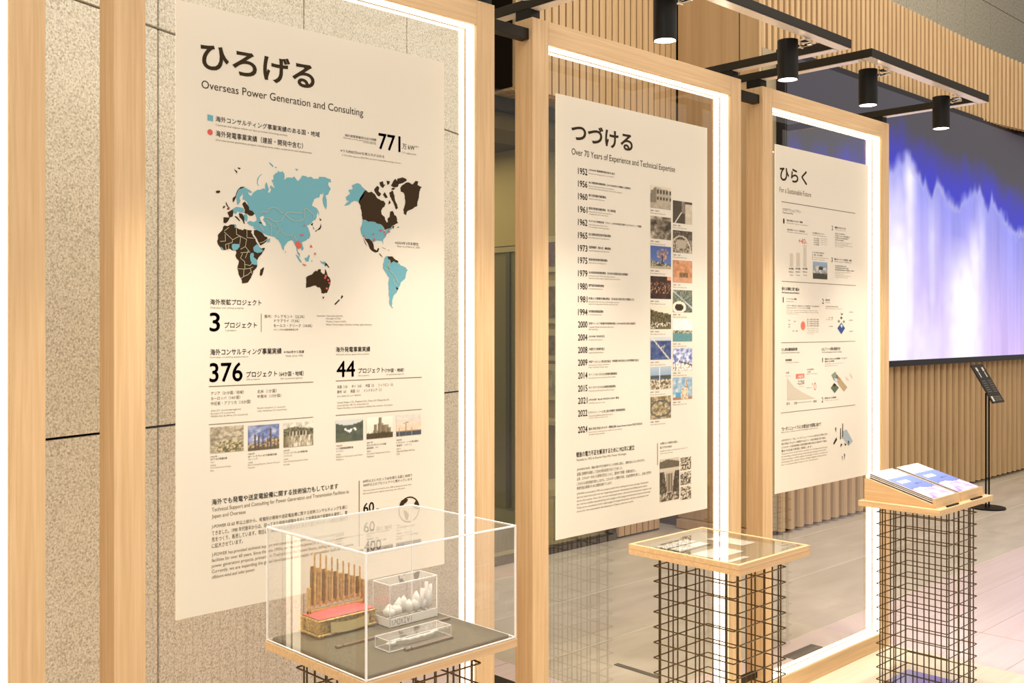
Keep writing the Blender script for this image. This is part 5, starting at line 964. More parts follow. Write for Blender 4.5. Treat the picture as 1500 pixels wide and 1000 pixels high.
# ------------------------------------------------------------------ gates
YF, YK = 2.319, 2.400
GX = [-.372, .976, 2.340, 3.697]
GW, PW = 1.197, .0755
ZB, ZT = .035, 2.600
glab = ['pale oak light gate nearest the camera, only one post in view', 'pale oak light gate holding the world map poster', 'pale oak light gate holding the timeline poster', 'pale oak light gate holding the sustainable future poster']
gates = []
for gi, gx in enumerate(GX):
    w = GW if gi < 3 else 1.135
    g = thing('light_gate', glab[gi], 'gate', 'lit oak gates')
    x0, x1 = gx, gx+w; xi0, xi1 = x0+PW, x1-PW; zi0, zi1 = ZB+.0755, ZT-.0755
    box('post', (x0, xi0, YF, YK, ZB, ZT), oak_v, g, .0012)
    box('post', (xi1, x1, YF, YK, ZB, ZT), oak_v, g, .0012)
    box('top_rail', (xi0, xi1, YF, YK, zi1, ZT), oak_x, g, .0012)
    box('bottom_rail', (xi0, xi1, YF, YK, ZB, zi0), oak_x, g, .0012)
    e = .003
    for (ya, yb) in ((2.331, 2.3655), (2.3725, 2.397)):
        box('led_strip', (xi0, xi0+e, ya, yb, zi0, zi1), led_m, g); box('led_strip', (xi1-e, xi1, ya, yb, zi0, zi1), led_m, g)
        box('led_strip', (xi0+e, xi1-e, ya, yb, zi1-e, zi1), led_m, g); box('led_strip', (xi0+e, xi1-e, ya, yb, zi0, zi0+e), led_m, g)
    for d_ in ((xi0, xi0+.0045, zi0, zi1), (xi1-.0045, xi1, zi0, zi1), (xi0+.0045, xi1-.0045, zi0, zi0+.0045), (xi0+.0045, xi1-.0045, zi1-.0045, zi1)): box('glazing_bead', (d_[0], d_[1], 2.3658, 2.3722, d_[2], d_[3]), bead_m, g)
    box('glass_pane', (xi0+e, xi1-e, 2.3665, 2.3715, zi0+e, zi1-e), glass_m, g)
    gates.append(g)
for gi in range(3):
    a = GX[gi]+GW; b = GX[gi+1]
    o = box('spacer_bar', (a, b, 2.335, 2.37, 2.53, 2.566), bronze_m, bev=.001)
    tag(o, ('black spacer bar joining the nearest gate to the map gate', 'black spacer bar joining the map gate to the timeline gate', 'black spacer bar joining the timeline gate to the sustainable future gate')[gi], 'spacer bar')
    o = box('spacer_bar', (a, b, 2.345, 2.37, .14, .165), bronze_m, bev=.001)
    tag(o, ('low black spacer bar between the nearest gate and the map gate', 'low black spacer bar between the map gate and the timeline gate', 'low black spacer bar between the timeline gate and the third poster gate')[gi], 'spacer bar')

# ------------------------------------------------------------------ light frames reaching out of the gate tops, with spotlights
fl_lab = ['black lamp frame over the map poster gate', 'black lamp frame over the timeline poster gate', 'black lamp frame over the sustainable future gate']
spots = {1: [1.18, 1.93], 2: [2.546, 3.264], 3: [3.87, 4.557]}
slab = {1: ['black spotlight over the map poster, nearest the gate without a poster', 'black spotlight over the map poster, nearest the timeline gate'],
        2: ['black cylindrical spotlight over the timeline poster, cut by the top edge', 'black cylindrical spotlight over the timeline poster near its far frame corner'],
        3: ['black cylindrical spotlight by the near corner of the third lamp frame', 'black cylindrical spotlight at the far end of the third lamp frame, before the screen']}
def spot_mesh():
    bm = bmesh.new(); R = .0365
    prof = [(R-.004, -.138), (R, -.142), (R, -.0005), (R-.006, 0)]
    seg = 28; rings = []
    for r, z in prof: rings.append([bm.verts.new((r*math.cos(2*PI*i/seg), r*math.sin(2*PI*i/seg), z)) for i in range(seg)])
    for a, b in zip(rings, rings[1:]):
        for i in range(seg): bm.faces.new((a[i], a[(i+1) % seg], b[(i+1) % seg], b[i]))
    bm.faces.new(rings[-1])
    bm.faces.new([bm.verts.new((( R-.004)*math.cos(2*PI*i/seg), (R-.004)*math.sin(2*PI*i/seg), -.12)) for i in range(seg)])
    bmesh.ops.recalc_face_normals(bm, faces=bm.faces[:])
    return bm
for gi in (1, 2, 3):
    a = GX[gi]; b = a+(GW if gi < 3 else 1.135)
    f = thing('lamp_frame', fl_lab[gi-1], 'lamp frame', 'black lamp frames on the gates')
    zb, zt = 2.632, 2.664; y0, y1 = 1.842, 2.60; W = .048
    for (xa, xb) in ((a, a+W), (b-W, b)):
        box('side_bar', (xa, xb, y0+W, y1, zb, zt), bronze_m, f, .001)
        box('underside_strip', (xa+.004, xb-.004, y0+W, y1-.004, zb-.002, zb), strip_m, f)  # pale glossy strip along the underside of the bar
        box('bracket', (xa+.002, xb-.002, 2.33, 2.40, ZT, zb), black_m, f, .001)
    box('front_bar', (a, b, y0, y0+W, zb, zt), bronze_m, f, .001)
    box('underside_strip', (a+.004, b-.004, y0+.004, y0+W-.004, zb-.002, zb), strip_m, f)
    for k, sx in enumerate(spots[gi]):
        s = thing('spotlight', slab[gi][k], 'spotlight', 'black cylinder spotlights on the lamp frames', (sx, 1.945, 2.6285))
        obj('housing', spot_mesh(), black_m, s, smooth=False)
        bm = bmesh.new(); bmesh.ops.create_circle(bm, cap_ends=True, segments=24, radius=.0325, matrix=Matrix.Translation((0, 0, -.1405))); obj('lens', bm, lamp_m, s)
        bm = bmesh.new(); bmesh.ops.create_cone(bm, cap_ends=False, segments=28, radius1=.0345, radius2=.0325, depth=.008, matrix=Matrix.Translation((0, 0, -.138))); obj('reflector_ring', bm, chrome_m, s)
        bm = bmesh.new(); add_box(bm, -.004, .05, -.07, -.045, -.012, -.008); add_cyl(bm, (.036, -.02, -.02), (.036, -.075, -.02), .006, 8); add_cyl(bm, (.02, -.03, -.022), (.05, -.03, -.022), .005, 8); obj('adapter', bm, chrome_m, s)
        L = bpy.data.lights.new('spot_beam', 'SPOT'); L.energy = 62; L.spot_size = math.radians(74); L.spot_blend = .7; L.color = (1, .9, .76); L.shadow_soft_size = .03
        lo = bpy.data.objects.new('spot_beam', L); COL.objects.link(lo); lo.parent = s; lo.location = (0, 0, -.16)

# ------------------------------------------------------------------ posters
YP = 2.3630
PB = {1: (1.148, 2.005, .884, 2.400), 2: (2.497, 3.365, .884, 2.386), 3: (3.864, 4.705, .884, 2.386)}
plab = {1: 'tall white poster headed with large Japanese characters and a blue world map', 2: 'tall white timeline poster with years and two columns of small photographs', 3: 'tall white poster about a sustainable future with charts and small diagrams'}
posters = {}
for p, (x0, x1, z0, z1) in PB.items():
    t_ = thing('poster', plab[p], 'poster')
    box('sheet', (x0, x1, YP, YP+.003, z0, z1), poster_m, t_)
    posters[p] = t_

def make_texts(rows_by_poster):
    tmp = []
    for p, rows in rows_by_poster.items():
        for row in rows:
            s, w = row[0], row[6]
            c = bpy.data.curves.new('t', 'FONT'); c.body = s; c.offset = w if w == .022 else 0
            c.resolution_u = 5 if (row[4]-row[3]) > .03 else 3
            o = bpy.data.objects.new('t', c); COL.objects.link(o); tmp.append((p, row, o, c))
    bpy.context.view_layer.update(); dg = bpy.context.evaluated_depsgraph_get()
    acc = {}
    for p, (s, X0, X1, zb, zt, st, w), o, c in tmp:
        me = o.evaluated_get(dg).to_mesh()
        n = len(me.vertices)
        if n:
            co = np.empty(n*3, np.float32); me.vertices.foreach_get('co', co); co = co.reshape(-1, 3)
            mn, mx = co.min(0), co.max(0)
            X = X0+(co[:, 0]-mn[0])/(mx[0]-mn[0])*(X1-X0); Z = zb+(co[:, 1]-mn[1])/(mx[1]-mn[1])*(zt-zb)
            V, Fs = acc.setdefault((p, st), ([], []))
            h_ = zt-zb; d = 0 if w == .022 else w*h_*.6
            for dx, dz in ([(0, 0)] if d == 0 else [(-d, 0), (d, 0), (0, d), (0, -d)]):
                off = len(V)
                V.extend(zip((X+dx).tolist(), (Z+dz).tolist())); Fs.extend([tuple(off+v for v in q.vertices) for q in me.polygons])
        o.to_mesh_clear()
    for p, row, o, c in tmp:
        bpy.data.objects.remove(o); bpy.data.curves.remove(c)
    return acc
acc = make_texts(TEXTS)
LN = {'d': 'dark_lettering', 'm': 'fine_lettering', 'g': 'grey_lettering', 'g2': 'grey_lettering', 'r': 'red_lettering', 'c': 'white_lettering'}
for (p, st), (V, Fs) in acc.items():
    me = bpy.data.meshes.new(LN[st]); y = YP-(.0022 if st == 'c' else .0006)
    me.from_pydata([(x, y, z) for x, z in V], [], Fs)
    link(LN[st], me, ink[st], posters[p])['kind'] = 'stuff'
for p, rows in RULES.items():
    bm = bmesh.new()
    for X0, X1, zb, zt, st in rows:
        if st == 's': box('chart_bar', (X0, X1, YP-.0007, YP-.0002, zb, zt), ink['s'], posters[p]); continue
        add_box(bm, X0, X1, YP-.0007, YP-.0002, min(zb, zt), max(zb, zt))
    obj('ruled_line', bm, ink['g2'] if p != 3 else ink['g'], posters[p])['kind'] = 'stuff'

def jagged(poly, amp=.22, it=2):
    for _ in range(it):
        q = []
        for i, a in enumerate(poly):
            b = poly[(i+1) % len(poly)]; L = math.hypot(b[0]-a[0], b[1]-a[1]); q.append(a)
            if L > .006:
                d = random.uniform(-1, 1)*amp*L*.5; q.append(((a[0]+b[0])/2-(b[1]-a[1])/L*d, (a[1]+b[1])/2+(b[0]-a[0])/L*d))
        poly = q
    return poly
from mathutils.geometry import tessellate_polygon
SN = {'b': 'blue_land', 'k': 'dark_land', 'r': 'red_marks', 'p': 'inland_sea', 's': 'grey_chart', 'r2': 'salmon_mark', 'n': 'blue_diamond', 'l': 'pale_mark', 'l2': 'slate_mark', 'e': 'green_mark', 'e2': 'sage_mark', 't': 'tan_mark', 'o': 'orange_mark'}
sh = {}
for p, c, l, j, poly in SHAPES:
    if j: poly = jagged(poly)
    V, Fs = sh.setdefault((p, c), ([], []))
    off = len(V); y = YP-.0004*l-.0002
    V.extend([(a, y, b) for a, b in poly])
    Fs.extend([tuple(off+i for i in t) for t in tessellate_polygon([[Vector((a, b, 0)) for a, b in poly]])])
for (p, c), (V, Fs) in sh.items():
    me = bpy.data.meshes.new(SN[c]); me.from_pydata(V, [], Fs)
    o = link(SN[c] if not (p == 3 and c == 'k') else 'dark_mark', me, ink[c], posters[p])
    if len(Fs) > 3: o['kind'] = 'stuff'
V, Fs = [], []
for line in BORDERS:
    for (ax, az), (bx, bz) in zip(line, line[1:]):
        L = math.hypot(bx-ax, bz-az); nx_, nz_ = -(bz-az)/L*.0006, (bx-ax)/L*.0006
        o = len(V); V += [(ax+nx_, YP-.0021, az+nz_), (bx+nx_, YP-.0021, bz+nz_), (bx-nx_, YP-.0021, bz-nz_), (ax-nx_, YP-.0021, az-nz_)]; Fs.append((o, o+1, o+2, o+3))
me = bpy.data.meshes.new('border_lines'); me.from_pydata(V, [], Fs); link('border_lines', me, plain('border_ink', (196, 190, 160), .6), posters[1])

def vn(u, v, s, seed, oct=3):
    t_, a = 0., .5
    tot = 0.
    for o in range(oct):
        t_ += a*(.5+.5*noise.noise(Vector((u*s*2**o+seed*7.3, v*s*2**o+seed*3.1, seed*1.7)))); tot += a; a *= .6
    return t_/tot
def mixc(a, b, t):
    t = max(0, min(1, t)); return tuple(a[i]*(1-t)+b[i]*t for i in range(3))
def pic(kind, u, v, sd):
    n = vn(u, v, 5, sd); f = vn(u, v, 16, sd+3, 2); W = (250, 240, 222)
    st = lambda a, lo, hi: max(0, min(1, (a-lo)/(hi-lo)))
    if kind == 'hills':
        c = mixc((128, 118, 96), (206, 192, 166), st(vn(u*1+v*1.5, v-u, 7, sd), .35, .62))
        if v < .45 and .25 < u+.1*math.sin(v*9) and v < .5-.3*abs(u-.6): c = mixc((96, 92, 58), (214, 196, 160), st(f, .42, .6))
        return c
    if kind == 'plant':
        c = mixc((96, 112, 160), (226, 224, 232), st(n, .38, .68)*(.4+.6*(1-v)+.2))
        g = .30+.16*st(u, .45, .7)+.1*(f-.5)
        if v < g: c = mixc((84, 68, 48), (206, 184, 148), st(f, .35, .65))
        if v < .12: c = mixc((80, 72, 50), (120, 104, 72), f)
        for px, h in ((.22, .62), (.34, .6), (.46, .68), (.72, .84), (.62, .52), (.86, .5)):
            if abs(u-px) < .017 and v < h: c = (90, 76, 74)
        return c
    if kind == 'dam':
        c = mixc((186, 180, 164), (232, 224, 204), st(n, .4, .6))
        if v < .82-.16*abs(u-.35)+.1*(f-.5) and v > .45: c = mixc((62, 58, 40), (140, 132, 104), st(f, .35, .65))
        if .42 < v < .62 and .2 < u < .8: c = (70, 60, 42) if (u*9) % 1 < .6 else (196, 186, 160)
        if v <= .45: c = mixc((120, 108, 84), (232, 220, 196), st(vn(u, v*.25, 14, sd), .35, .62)); c = mixc((110, 96, 70), c, st(u, 0, .35))
        return c
    if kind == 'birds':
        c = (206, 206, 200)
        if v < .86-.10*math.sin(3*u)-.12*u+.2*u*u: c = mixc((66, 74, 62), (96, 100, 82), st(n, .3, .7))
        if v < .2 and u < .4: c = mixc((92, 100, 66), c, .3)
        for bx, by, r in ((.34, .56, .07), (.42, .50, .06), (.5, .46, .08), (.68, .58, .07), (.72, .52, .06), (.56, .54, .05)):
            if abs(u-bx)+abs(v-by)*1.2 < r*(.7+f*.5): c = (248, 244, 236)
        return c
    if kind == 'tower':
        c = mixc((222, 216, 196), (240, 234, 216), v)
        for bx, w, h in ((.52, .055, .96), (.52, .1, .72), (.34, .05, .66), (.7, .14, .62), (.34, .1, .4), (.86, .08, .5)):
            if abs(u-bx) < w and v < h: c = mixc((92, 78, 54), (176, 160, 132), st((u-bx)/w, -1, 1)*.7+f*.3)
        if v < .22+.1*f: c = mixc((52, 44, 26), (96, 80, 46), f)
        return c
    if kind == 'wind':
        c = mixc((228, 196, 164), (206, 206, 202), st(v, .3, 1)); c = mixc(c, (246, 230, 208), st(n, .4, .7)*.6)
        if v < .2: c = mixc((58, 68, 82), (86, 90, 96), f)
        elif v < .24: c = (170, 140, 110)
        if abs(u-.38) < .018 and v < .66: c = (120, 104, 90)
        if abs(v-.62-.3*(u-.38)) < .02 and abs(u-.38) < .1: c = (150, 136, 120)
        if min(abs(u-.12), abs(u-.62), abs(u-.78)) < .01 and v < .38: c = (160, 144, 126)
        return c
    bw = lambda t: mixc((44, 34, 18), (228, 214, 190), t)
    if kind == 'house':
        if v < .25: return bw(.55+.3*n)
        if v > .93-.14*abs(u-.35) or u < .12-.1*(v < .8): return bw(.95) if v > .6 else bw(.15)
        if u < .27: return bw(.35+.2*f)
        row = (v-.3)/.3; colm = (u-.3)*6.5
        if (row % 1) > .25 and (row % 1) < .8 and colm % 1 < .55: return bw(.12)
        return bw(.62+.2*f)
    if kind == 'rock':
        c = bw(.06+.18*f)
        if u > .62 and v < .9: c = bw(.85-.3*(n-.5))
        if abs(v-(u*1.5-.15)) < .05 and v < .5: c = bw(.95)
        if .45 < u < .6 and v > .45: c = bw(.3+.4*f)
        return c
    if kind == 'gorge': return bw(st(vn(u, v, 4, 21), .35, .72)*.7+.25*st(f, .5, .7)*(v < .4)+.2*(v > .85))
    if kind == 'dam2':
        c = bw(st(f, .35, .65)*.75+.12)
        if v > .6: c = bw(.1+.35*st(f, .45, .65))
        if .2 < u < .7 and .2 < v < .58 and abs(u-.45) < .1+.4*v: c = bw(.72)
        if abs((u-.4)**2*1.4+(v-.15)**2-.35) < .035: c = bw(.9)
        return c
    if kind == 'tree':
        c = mixc((92, 122, 178), (70, 92, 150), v)
        r = math.hypot((u-.58)/.34, (v-.62)/.34)
        if r < .8+.5*(f-.5) and f > .42: c = mixc((96, 78, 66), (188, 156, 144), st(f, .42, .62))
        if abs(u-.58) < .025 and v < .6: c = (66, 52, 36)
        if v < .38-.2*u+.15*(n-.5) : c = mixc((58, 52, 34), (190, 184, 166), st(f, .42, .62))
        if v < .1: c = mixc((150, 136, 104), (206, 190, 156), f)
        return c
    if kind == 'desert':
        c = mixc((170, 112, 74), (218, 160, 116), st(n, .3, .7))
        if abs(u-.55) < .22 and .22 < v < .46: c = mixc((84, 62, 34), (150, 116, 76), st(f, .4, .6))
        if v < .25: c = mixc(c, (206, 158, 126), .6)
        return c
    if kind == 'night':
        c = mixc((44, 26, 14), (88, 54, 34), st(n, .4, .8))
        if .25 < v < .75 and f > .56: c = mixc(c, (226, 170, 130), st(f, .54, .68))
        if v > .85 and u > .8: c = (230, 150, 110)
        return c
    if kind == 'pool':
        c = mixc((58, 72, 66), (150, 152, 130), st(f, .38, .66)*.8+.2*v)
        d = math.hypot((u-.32)/.26, (v-.22)/.2)
        if d < 1.35: c = (244, 224, 196)
        if d < .85: c = (46, 32, 22)
        if abs(v-(.95-.75*u)) < .03: c = (206, 212, 206)
        return c
    if kind == 'village':
        c = (226, 216, 190)
        if v < .86-.3*u+.12*abs(u-.2): c = mixc((50, 44, 22), (126, 114, 76), st(f, .38, .64))
        if v < .3 and f > .5: c = mixc(c, (236, 226, 206), st(f, .5, .58))
        if v < .12 and u > .4: c = (106, 96, 56)
        return c
    if kind == 'bay':
        c = mixc((206, 216, 214), (244, 240, 228), st(n, .35, .6))
        if v < .52: c = mixc((78, 84, 60), (196, 188, 160), st(f, .4, .6))
        if v < .36: c = mixc((74, 124, 130), (112, 154, 154), f)
        return c
    if kind == 'bridge':
        c = mixc((46, 62, 108), (88, 104, 146), st(n, .35, .7))
        if v > .85: c = (200, 204, 204)
        if abs(v-(1.05-1.15*u)) < .035: c = (226, 216, 196)
        if abs(u-.6) < .1 and abs(v-.55) < .12 and f > .5: c = (196, 180, 148)
        return c
    if kind == 'snow':
        c = mixc((88, 104, 166), (236, 236, 240), st(n, .36, .6))
        if v < .28+.1*f: c = mixc((246, 240, 228), (120, 110, 96), st(f, .5, .66))
        if abs(v-(.42-.28*(u-.3))) < .035 and u > .3: c = (84, 74, 60)
        if abs(u-.12) < .015 and v < .75: c = (90, 100, 140)
        return c
    if kind == 'chimney':
        c = mixc((96, 122, 156), (176, 190, 200), v)
        if v < .62: c = mixc((56, 66, 56), (84, 92, 84), n)
        if v < .5 and u < .6: c = (88, 108, 140)
        if v < .42: c = mixc((72, 60, 36), (226, 212, 184), st(f, .38, .6))
        if abs(u-.44) < .028 and v < .96: c = (244, 238, 226)
        return c
    if kind == 'blueplant':
        c = mixc((124, 160, 186), (214, 220, 216), st(n, .4, .7))
        if v < .12: c = (170, 120, 90)
        if abs(u-.7) < .06 and v < .86: c = mixc((226, 206, 176), (140, 108, 80), st(f, .45, .6))
        if abs(u-.6) < .18 and v < .5: c = mixc((236, 216, 186), (170, 140, 108), st(f, .45, .6))
        if u < .4 and u > .12 and .1 < v < .34: c = (84, 156, 190)
        return c
    if kind == 'ruin':
        c = mixc((98, 84, 54), (206, 188, 152), st(n*.6+f*.4, .38, .6))
        if abs(math.hypot((u-.5)/.5, (v-.45)/.35)-1) < .1: c = (90, 90, 84)
        return c
    if kind == 'rocks':
        c = mixc((88, 116, 150), (150, 168, 186), v)
        if v < .78-.2*abs(u-.3): c = mixc((150, 152, 150), (206, 204, 196), st(n, .4, .6))
        if v < .24+.2*f or (abs(u-.55) < .14 and .5 < v < .74): c = mixc((44, 40, 26), (84, 76, 50), f)
        return c
    if kind == 'bigdam':
        c = bw(.85)
        if v < .98-.12*abs(u-.4) and v > .78: c = bw(.2+.2*f)
        if v < .7:
            c = bw(.1+.3*st(f, .5, .7))
            if abs(u-.5) < .14+.3*v*v: c = bw(.8)
            if abs(u-.5) < .15 and .2 < v < .64: c = bw(.35+.25*((u*26) % 1 > .5))
        if v < .2: c = bw(.2+.6*st(f, .45, .6))
        return c
    return bw(st(vn(u, v, 8, sd), .4, .6))
sd = 0
for p, rows in PRINTS.items():
    for k, X0, X1, zb, zt in rows:
        sd += 1
        nx = 34; nz = max(10, int(nx*(zt-zb)/(X1-X0)))
        if k == 'bigdam': nx, nz = 34, 60
        if k.startswith('crowd'): nx, nz = 22, 22
        V = [(X0+(X1-X0)*i/nx, YP-.0008, zb+(zt-zb)*j/nz) for j in range(nz+1) for i in range(nx+1)]
        Fs = [(j*(nx+1)+i, j*(nx+1)+i+1, (j+1)*(nx+1)+i+1, (j+1)*(nx+1)+i) for j in range(nz) for i in range(nx)]
        me = bpy.data.meshes.new('photo_print'); me.from_pydata(V, [], Fs)
        a = me.color_attributes.new('picture', 'FLOAT_COLOR', 'POINT')
        a.data.foreach_set('color', [q for j in range(nz+1) for i in range(nx+1) for q in (*lin(pic(k, i/nx, j/nz, sd)), 1.)])
        link('photo_print', me, print_m, posters[p])

# ------------------------------------------------------------------ wire stands
def wire_stand(x0, x1, y0, y1, ztop, label, plate_top=.057):
    t_ = thing('wire_stand', label, 'stand', 'black wire mesh stands')
    w, d = x1-x0, y1-y0; r = .0022; c = .003
    bm = bmesh.new()
    loop = [(c, 0), (w-c, 0), (w, c), (w, d-c), (w-c, d), (c, d), (0, d-c), (0, c)]
    for i in range(8): add_cyl(bm, (*loop[i], 0), (*loop[(i+1) % 8], 0), r, 5)
    ring = bpy.data.meshes.new('wire_ring'); bm.to_mesh(ring); bm.free()
    z = ztop-.038
    while z > plate_top+.02:
        link('wire_ring', ring, wire_m, t_, (x0, y0, z)); z -= .0515
    bm = bmesh.new(); add_cyl(bm, (0, 0, plate_top), (0, 0, ztop), .0027, 5)
    up = bpy.data.meshes.new('wire_upright'); bm.to_mesh(up); bm.free()
    q = .0045
    for i in range(6):
        u = .027+i*(w-.054)/5; v = .027+i*(d-.054)/5
        for px, py in ((x0+u, y0+q), (x0+u, y1-q), (x0+q, y0+v), (x1-q, y0+v)): link('wire_upright', up, wire_m, t_, (px, py, 0))
    box('base_plate', (x0+.004, x1-.004, y0+.004, y1-.004, .036, plate_top), plate_m, t_, .001)
    return t_
ST = [(1.312, 1.647, 1.805, 2.085), (2.745, 3.058, 1.828, 2.146), (4.197, 4.500, 1.766, 2.073)]
TOPZ = .866
# stand with acrylic case
s1_ = wire_stand(*ST[0], .836, 'black wire mesh stand under the acrylic case')
bx = (1.266, 1.705, 1.744, 2.142)
tr = thing('display_tray', 'oak edged tray with grey mat under the acrylic cover', 'tray')
box('tray_base', (bx[0]-.002, bx[1]+.002, bx[2]-.002, bx[3]+.002, .838, .858), oak_x, tr, .001)
box('mat', (bx[0]+.010, bx[1]-.010, bx[2]+.014, bx[3]-.010, .858, .866), mat_m, tr, .002)
cv = thing('acrylic_cover', 'clear acrylic box cover over the gifts, edges gleaming', 'cover')
q = .005; zc0, zc1 = .859, 1.128
box('pane', (bx[0]+q, bx[1]-q, bx[2], bx[2]+q*.6, zc0, zc1-q), acryl_m, cv)
box('pane', (bx[0]+q, bx[1]-q, bx[3]-q*.6, bx[3], zc0, zc1-q), acryl_m, cv)
box('pane', (bx[0], bx[0]+q*.6, bx[2]+q, bx[3]-q, zc0, zc1-q), acryl_m, cv)
box('pane', (bx[1]-q*.6, bx[1], bx[2]+q, bx[3]-q, zc0, zc1-q), acryl_m, cv)
box('pane', (bx[0]+q, bx[1]-q, bx[2]+q, bx[3]-q, zc1-q*.6, zc1), acryl_m, cv)
e_ = .0038
for xa in (bx[0], bx[1]-e_):
    for ya in (bx[2], bx[3]-e_): box('polished_edge', (xa, xa+e_, ya, ya+e_, zc0, zc1), edge_m, cv)
for ya in (bx[2], bx[3]-e_):
    box('polished_edge', (bx[0]+e_, bx[1]-e_, ya, ya+e_, zc1-e_, zc1), edge_m, cv)
    box('polished_edge', (bx[0]+e_, bx[1]-e_, ya, ya+e_, zc0, zc0+.0025), edge_m, cv)
for xa in (bx[0], bx[1]-e_):
    box('polished_edge', (xa, xa+e_, bx[2]+e_, bx[3]-e_, zc1-e_, zc1), edge_m, cv)
    box('polished_edge', (xa, xa+e_, bx[2]+e_, bx[3]-e_, zc0, zc0+.0025), edge_m, cv)

# bamboo instrument model
bi = thing('bamboo_instrument', 'small gilt model of a bamboo rattle instrument on a pink cushioned base', 'ornament')
bam = plain('bamboo', (206, 164, 96), .45, noise_amt=.3, scale=90); bam2 = plain('dark_bamboo', (136, 100, 50), .5, noise_amt=.3, scale=90)
gilt = plain('carved_gilt', (196, 164, 96), .35, metal=.35, noise_amt=.6, scale=170, bump=.8)
Z0 = .8665
bm = bmesh.new()
add_box(bm, 1.346, 1.505, 2.040, 2.115, Z0+.008, Z0+.040, .003)
for (a, b) in ((1.342, 2.036), (1.490, 2.036), (1.342, 2.100), (1.490, 2.100)): add_box(bm, a, a+.018, b, b+.018, Z0, Z0+.043, .003)
add_box(bm, 1.340, 1.511, 2.034, 2.121, Z0+.038, Z0+.044, .002)
add_box(bm, 1.340, 1.511, 2.034, 2.121, Z0+.004, Z0+.010, .002)
ob = obj('carved_base', bm, gilt, bi)
bm = bmesh.new(); bmesh.ops.create_grid(bm, x_segments=14, y_segments=8, size=.5)
for v in bm.verts:
    x, y = v.co.x, v.co.y
    v.co = Vector((1.3445+(x+.5)*.162, 2.037+(y+.5)*.078, Z0+.0455+.007*(1-abs(2*x)**4)*(1-abs(2*y)**4)+.002*math.sin(x*25)*math.cos(y*9)))
obj('cushion', bm, plain('pink_satin', (226, 104, 104), .45), bi, smooth=True)
bm = bmesh.new()
pts = [(1.374+.110*k/8, 2.031-.003*math.sin(PI*k/8)) for k in range(9)]
for (a, b), (c_, d_) in zip(pts, pts[1:]):
    zc = lambda x: Z0+.012-.005*math.sin(PI*(x-1.374)/.11)
    vs = [bm.verts.new(p) for p in ((a, b, zc(a)), (c_, d_, zc(c_)), (c_, d_, zc(c_)+.024), (a, b, zc(a)+.024))]; bm.faces.new(vs)
    vs = [bm.verts.new(p) for p in ((a, b+.003, zc(a)), (c_, d_+.003, zc(c_)), (c_, d_+.003, zc(c_)+.024), (a, b+.003, zc(a)+.024))]; bm.faces.new(vs[::-1])
obj('plaque', bm, plain('brass_plaque', (226, 208, 150), .3, metal=.3), bi)
bm = bmesh.new(); add_box(bm, 1.350, 1.512, 2.088, 2.100, Z0+.046, Z0+.056, .002); add_box(bm, 1.350, 1.356, 2.088, 2.100, Z0+.044, Z0+.11, .001); add_box(bm, 1.506, 1.512, 2.088, 2.100, Z0+.044, Z0+.105, .001)
add_cyl(bm, (1.350, 2.094, Z0+.068), (1.512, 2.094, Z0+.066), .0035, 8); obj('rack', bm, bam, bi)
for k in range(9):
    x = 1.362+k*.0165; f_ = k/8; zt_ = Z0+.160-.046*f_; zs = Z0+.196-.056*f_-(.0 if k else .004)
    t1 = bmesh.new(); add_cyl(t1, (x, 2.094, Z0+.072), (x, 2.094, zt_-.02), .0052, 8); add_cyl(t1, (x, 2.094, zt_-.02), (x, 2.094, zt_), .0056, 8, .004)
    pp = obj('bamboo_tube', t1, bam2 if k % 2 == 0 else bam, bi)
    t1 = bmesh.new(); add_cyl(t1, (x+.003, 2.088, Z0+.062), (x+.003, 2.088, zs), .0021, 6); add_cyl(t1, (x+.003, 2.088, zt_-.014), (x+.003, 2.088, zt_-.002), .0036, 6); add_cyl(t1, (x+.003, 2.088, Z0+.066), (x+.003, 2.088, Z0+.074), .004, 6)
    obj('cane', t1, bam, pp)

# crystal blocks
cb = thing('crystal_block', 'upright clear crystal block with white engraved hill inside', 'trophy')
C0 = (1.520, 1.672, 1.996, 2.066, Z0, .971)
bm = bmesh.new(); add_box(bm, *C0, .004); obj('crystal', bm, crystal_m, cb)
bm = bmesh.new(); add_box(bm, 1.5225, 1.6695, 1.9935, 1.9955, Z0+.002, Z0+.022); add_box(bm, 1.5175, 1.5195, 1.998, 2.064, Z0+.002, Z0+.022)
obj('white_band', bm, frost_m, cb)
def cedges(d, r, par):
    bm = bmesh.new(); x0, x1, y0, y1, z0, z1 = d
    for a in ((x0, y0), (x1, y0), (x0, y1), (x1, y1)): add_cyl(bm, (*a, z0), (*a, z1), r, 5)
    for z in (z0, z1):
        add_cyl(bm, (x0, y0, z), (x1, y0, z), r, 5); add_cyl(bm, (x0, y1, z), (x1, y1, z), r, 5); add_cyl(bm, (x0, y0, z), (x0, y1, z), r, 5); add_cyl(bm, (x1, y0, z), (x1, y1, z), r, 5)
    obj('polished_edges', bm, edge_m, par)  # whitened rods drawn along the block edges as their gleam
cedges((1.521, 1.671, 1.997, 2.065, Z0+.001, .970), .0011, cb)
bm = bmesh.new()
for k in range(22):
    x = 1.53+.13*(k/21); h = .012+.03*(math.sin(k*.55)**2)*(k/21)+.01*random.random()
    bmesh.ops.create_icosphere(bm, subdivisions=1, radius=.011, matrix=Matrix.Translation((x, 2.022+random.uniform(-.012, .015), Z0+.024+h*.5)) @ Matrix.Diagonal((1, 1.1, h/.016, 1)))
for x, h in ((1.634, .05), (1.648, .064), (1.661, .056)): add_cyl(bm, (x, 2.012, Z0+.024), (x, 2.012, Z0+.024+h), .0045, 8)
obj('frosted_hill', bm, clear_glass('frosted_core', boost=1., haze=.7, hazecol=(1, .97, .9)), cb, smooth=True)
bm = bmesh.new()      # small incised marks on the band
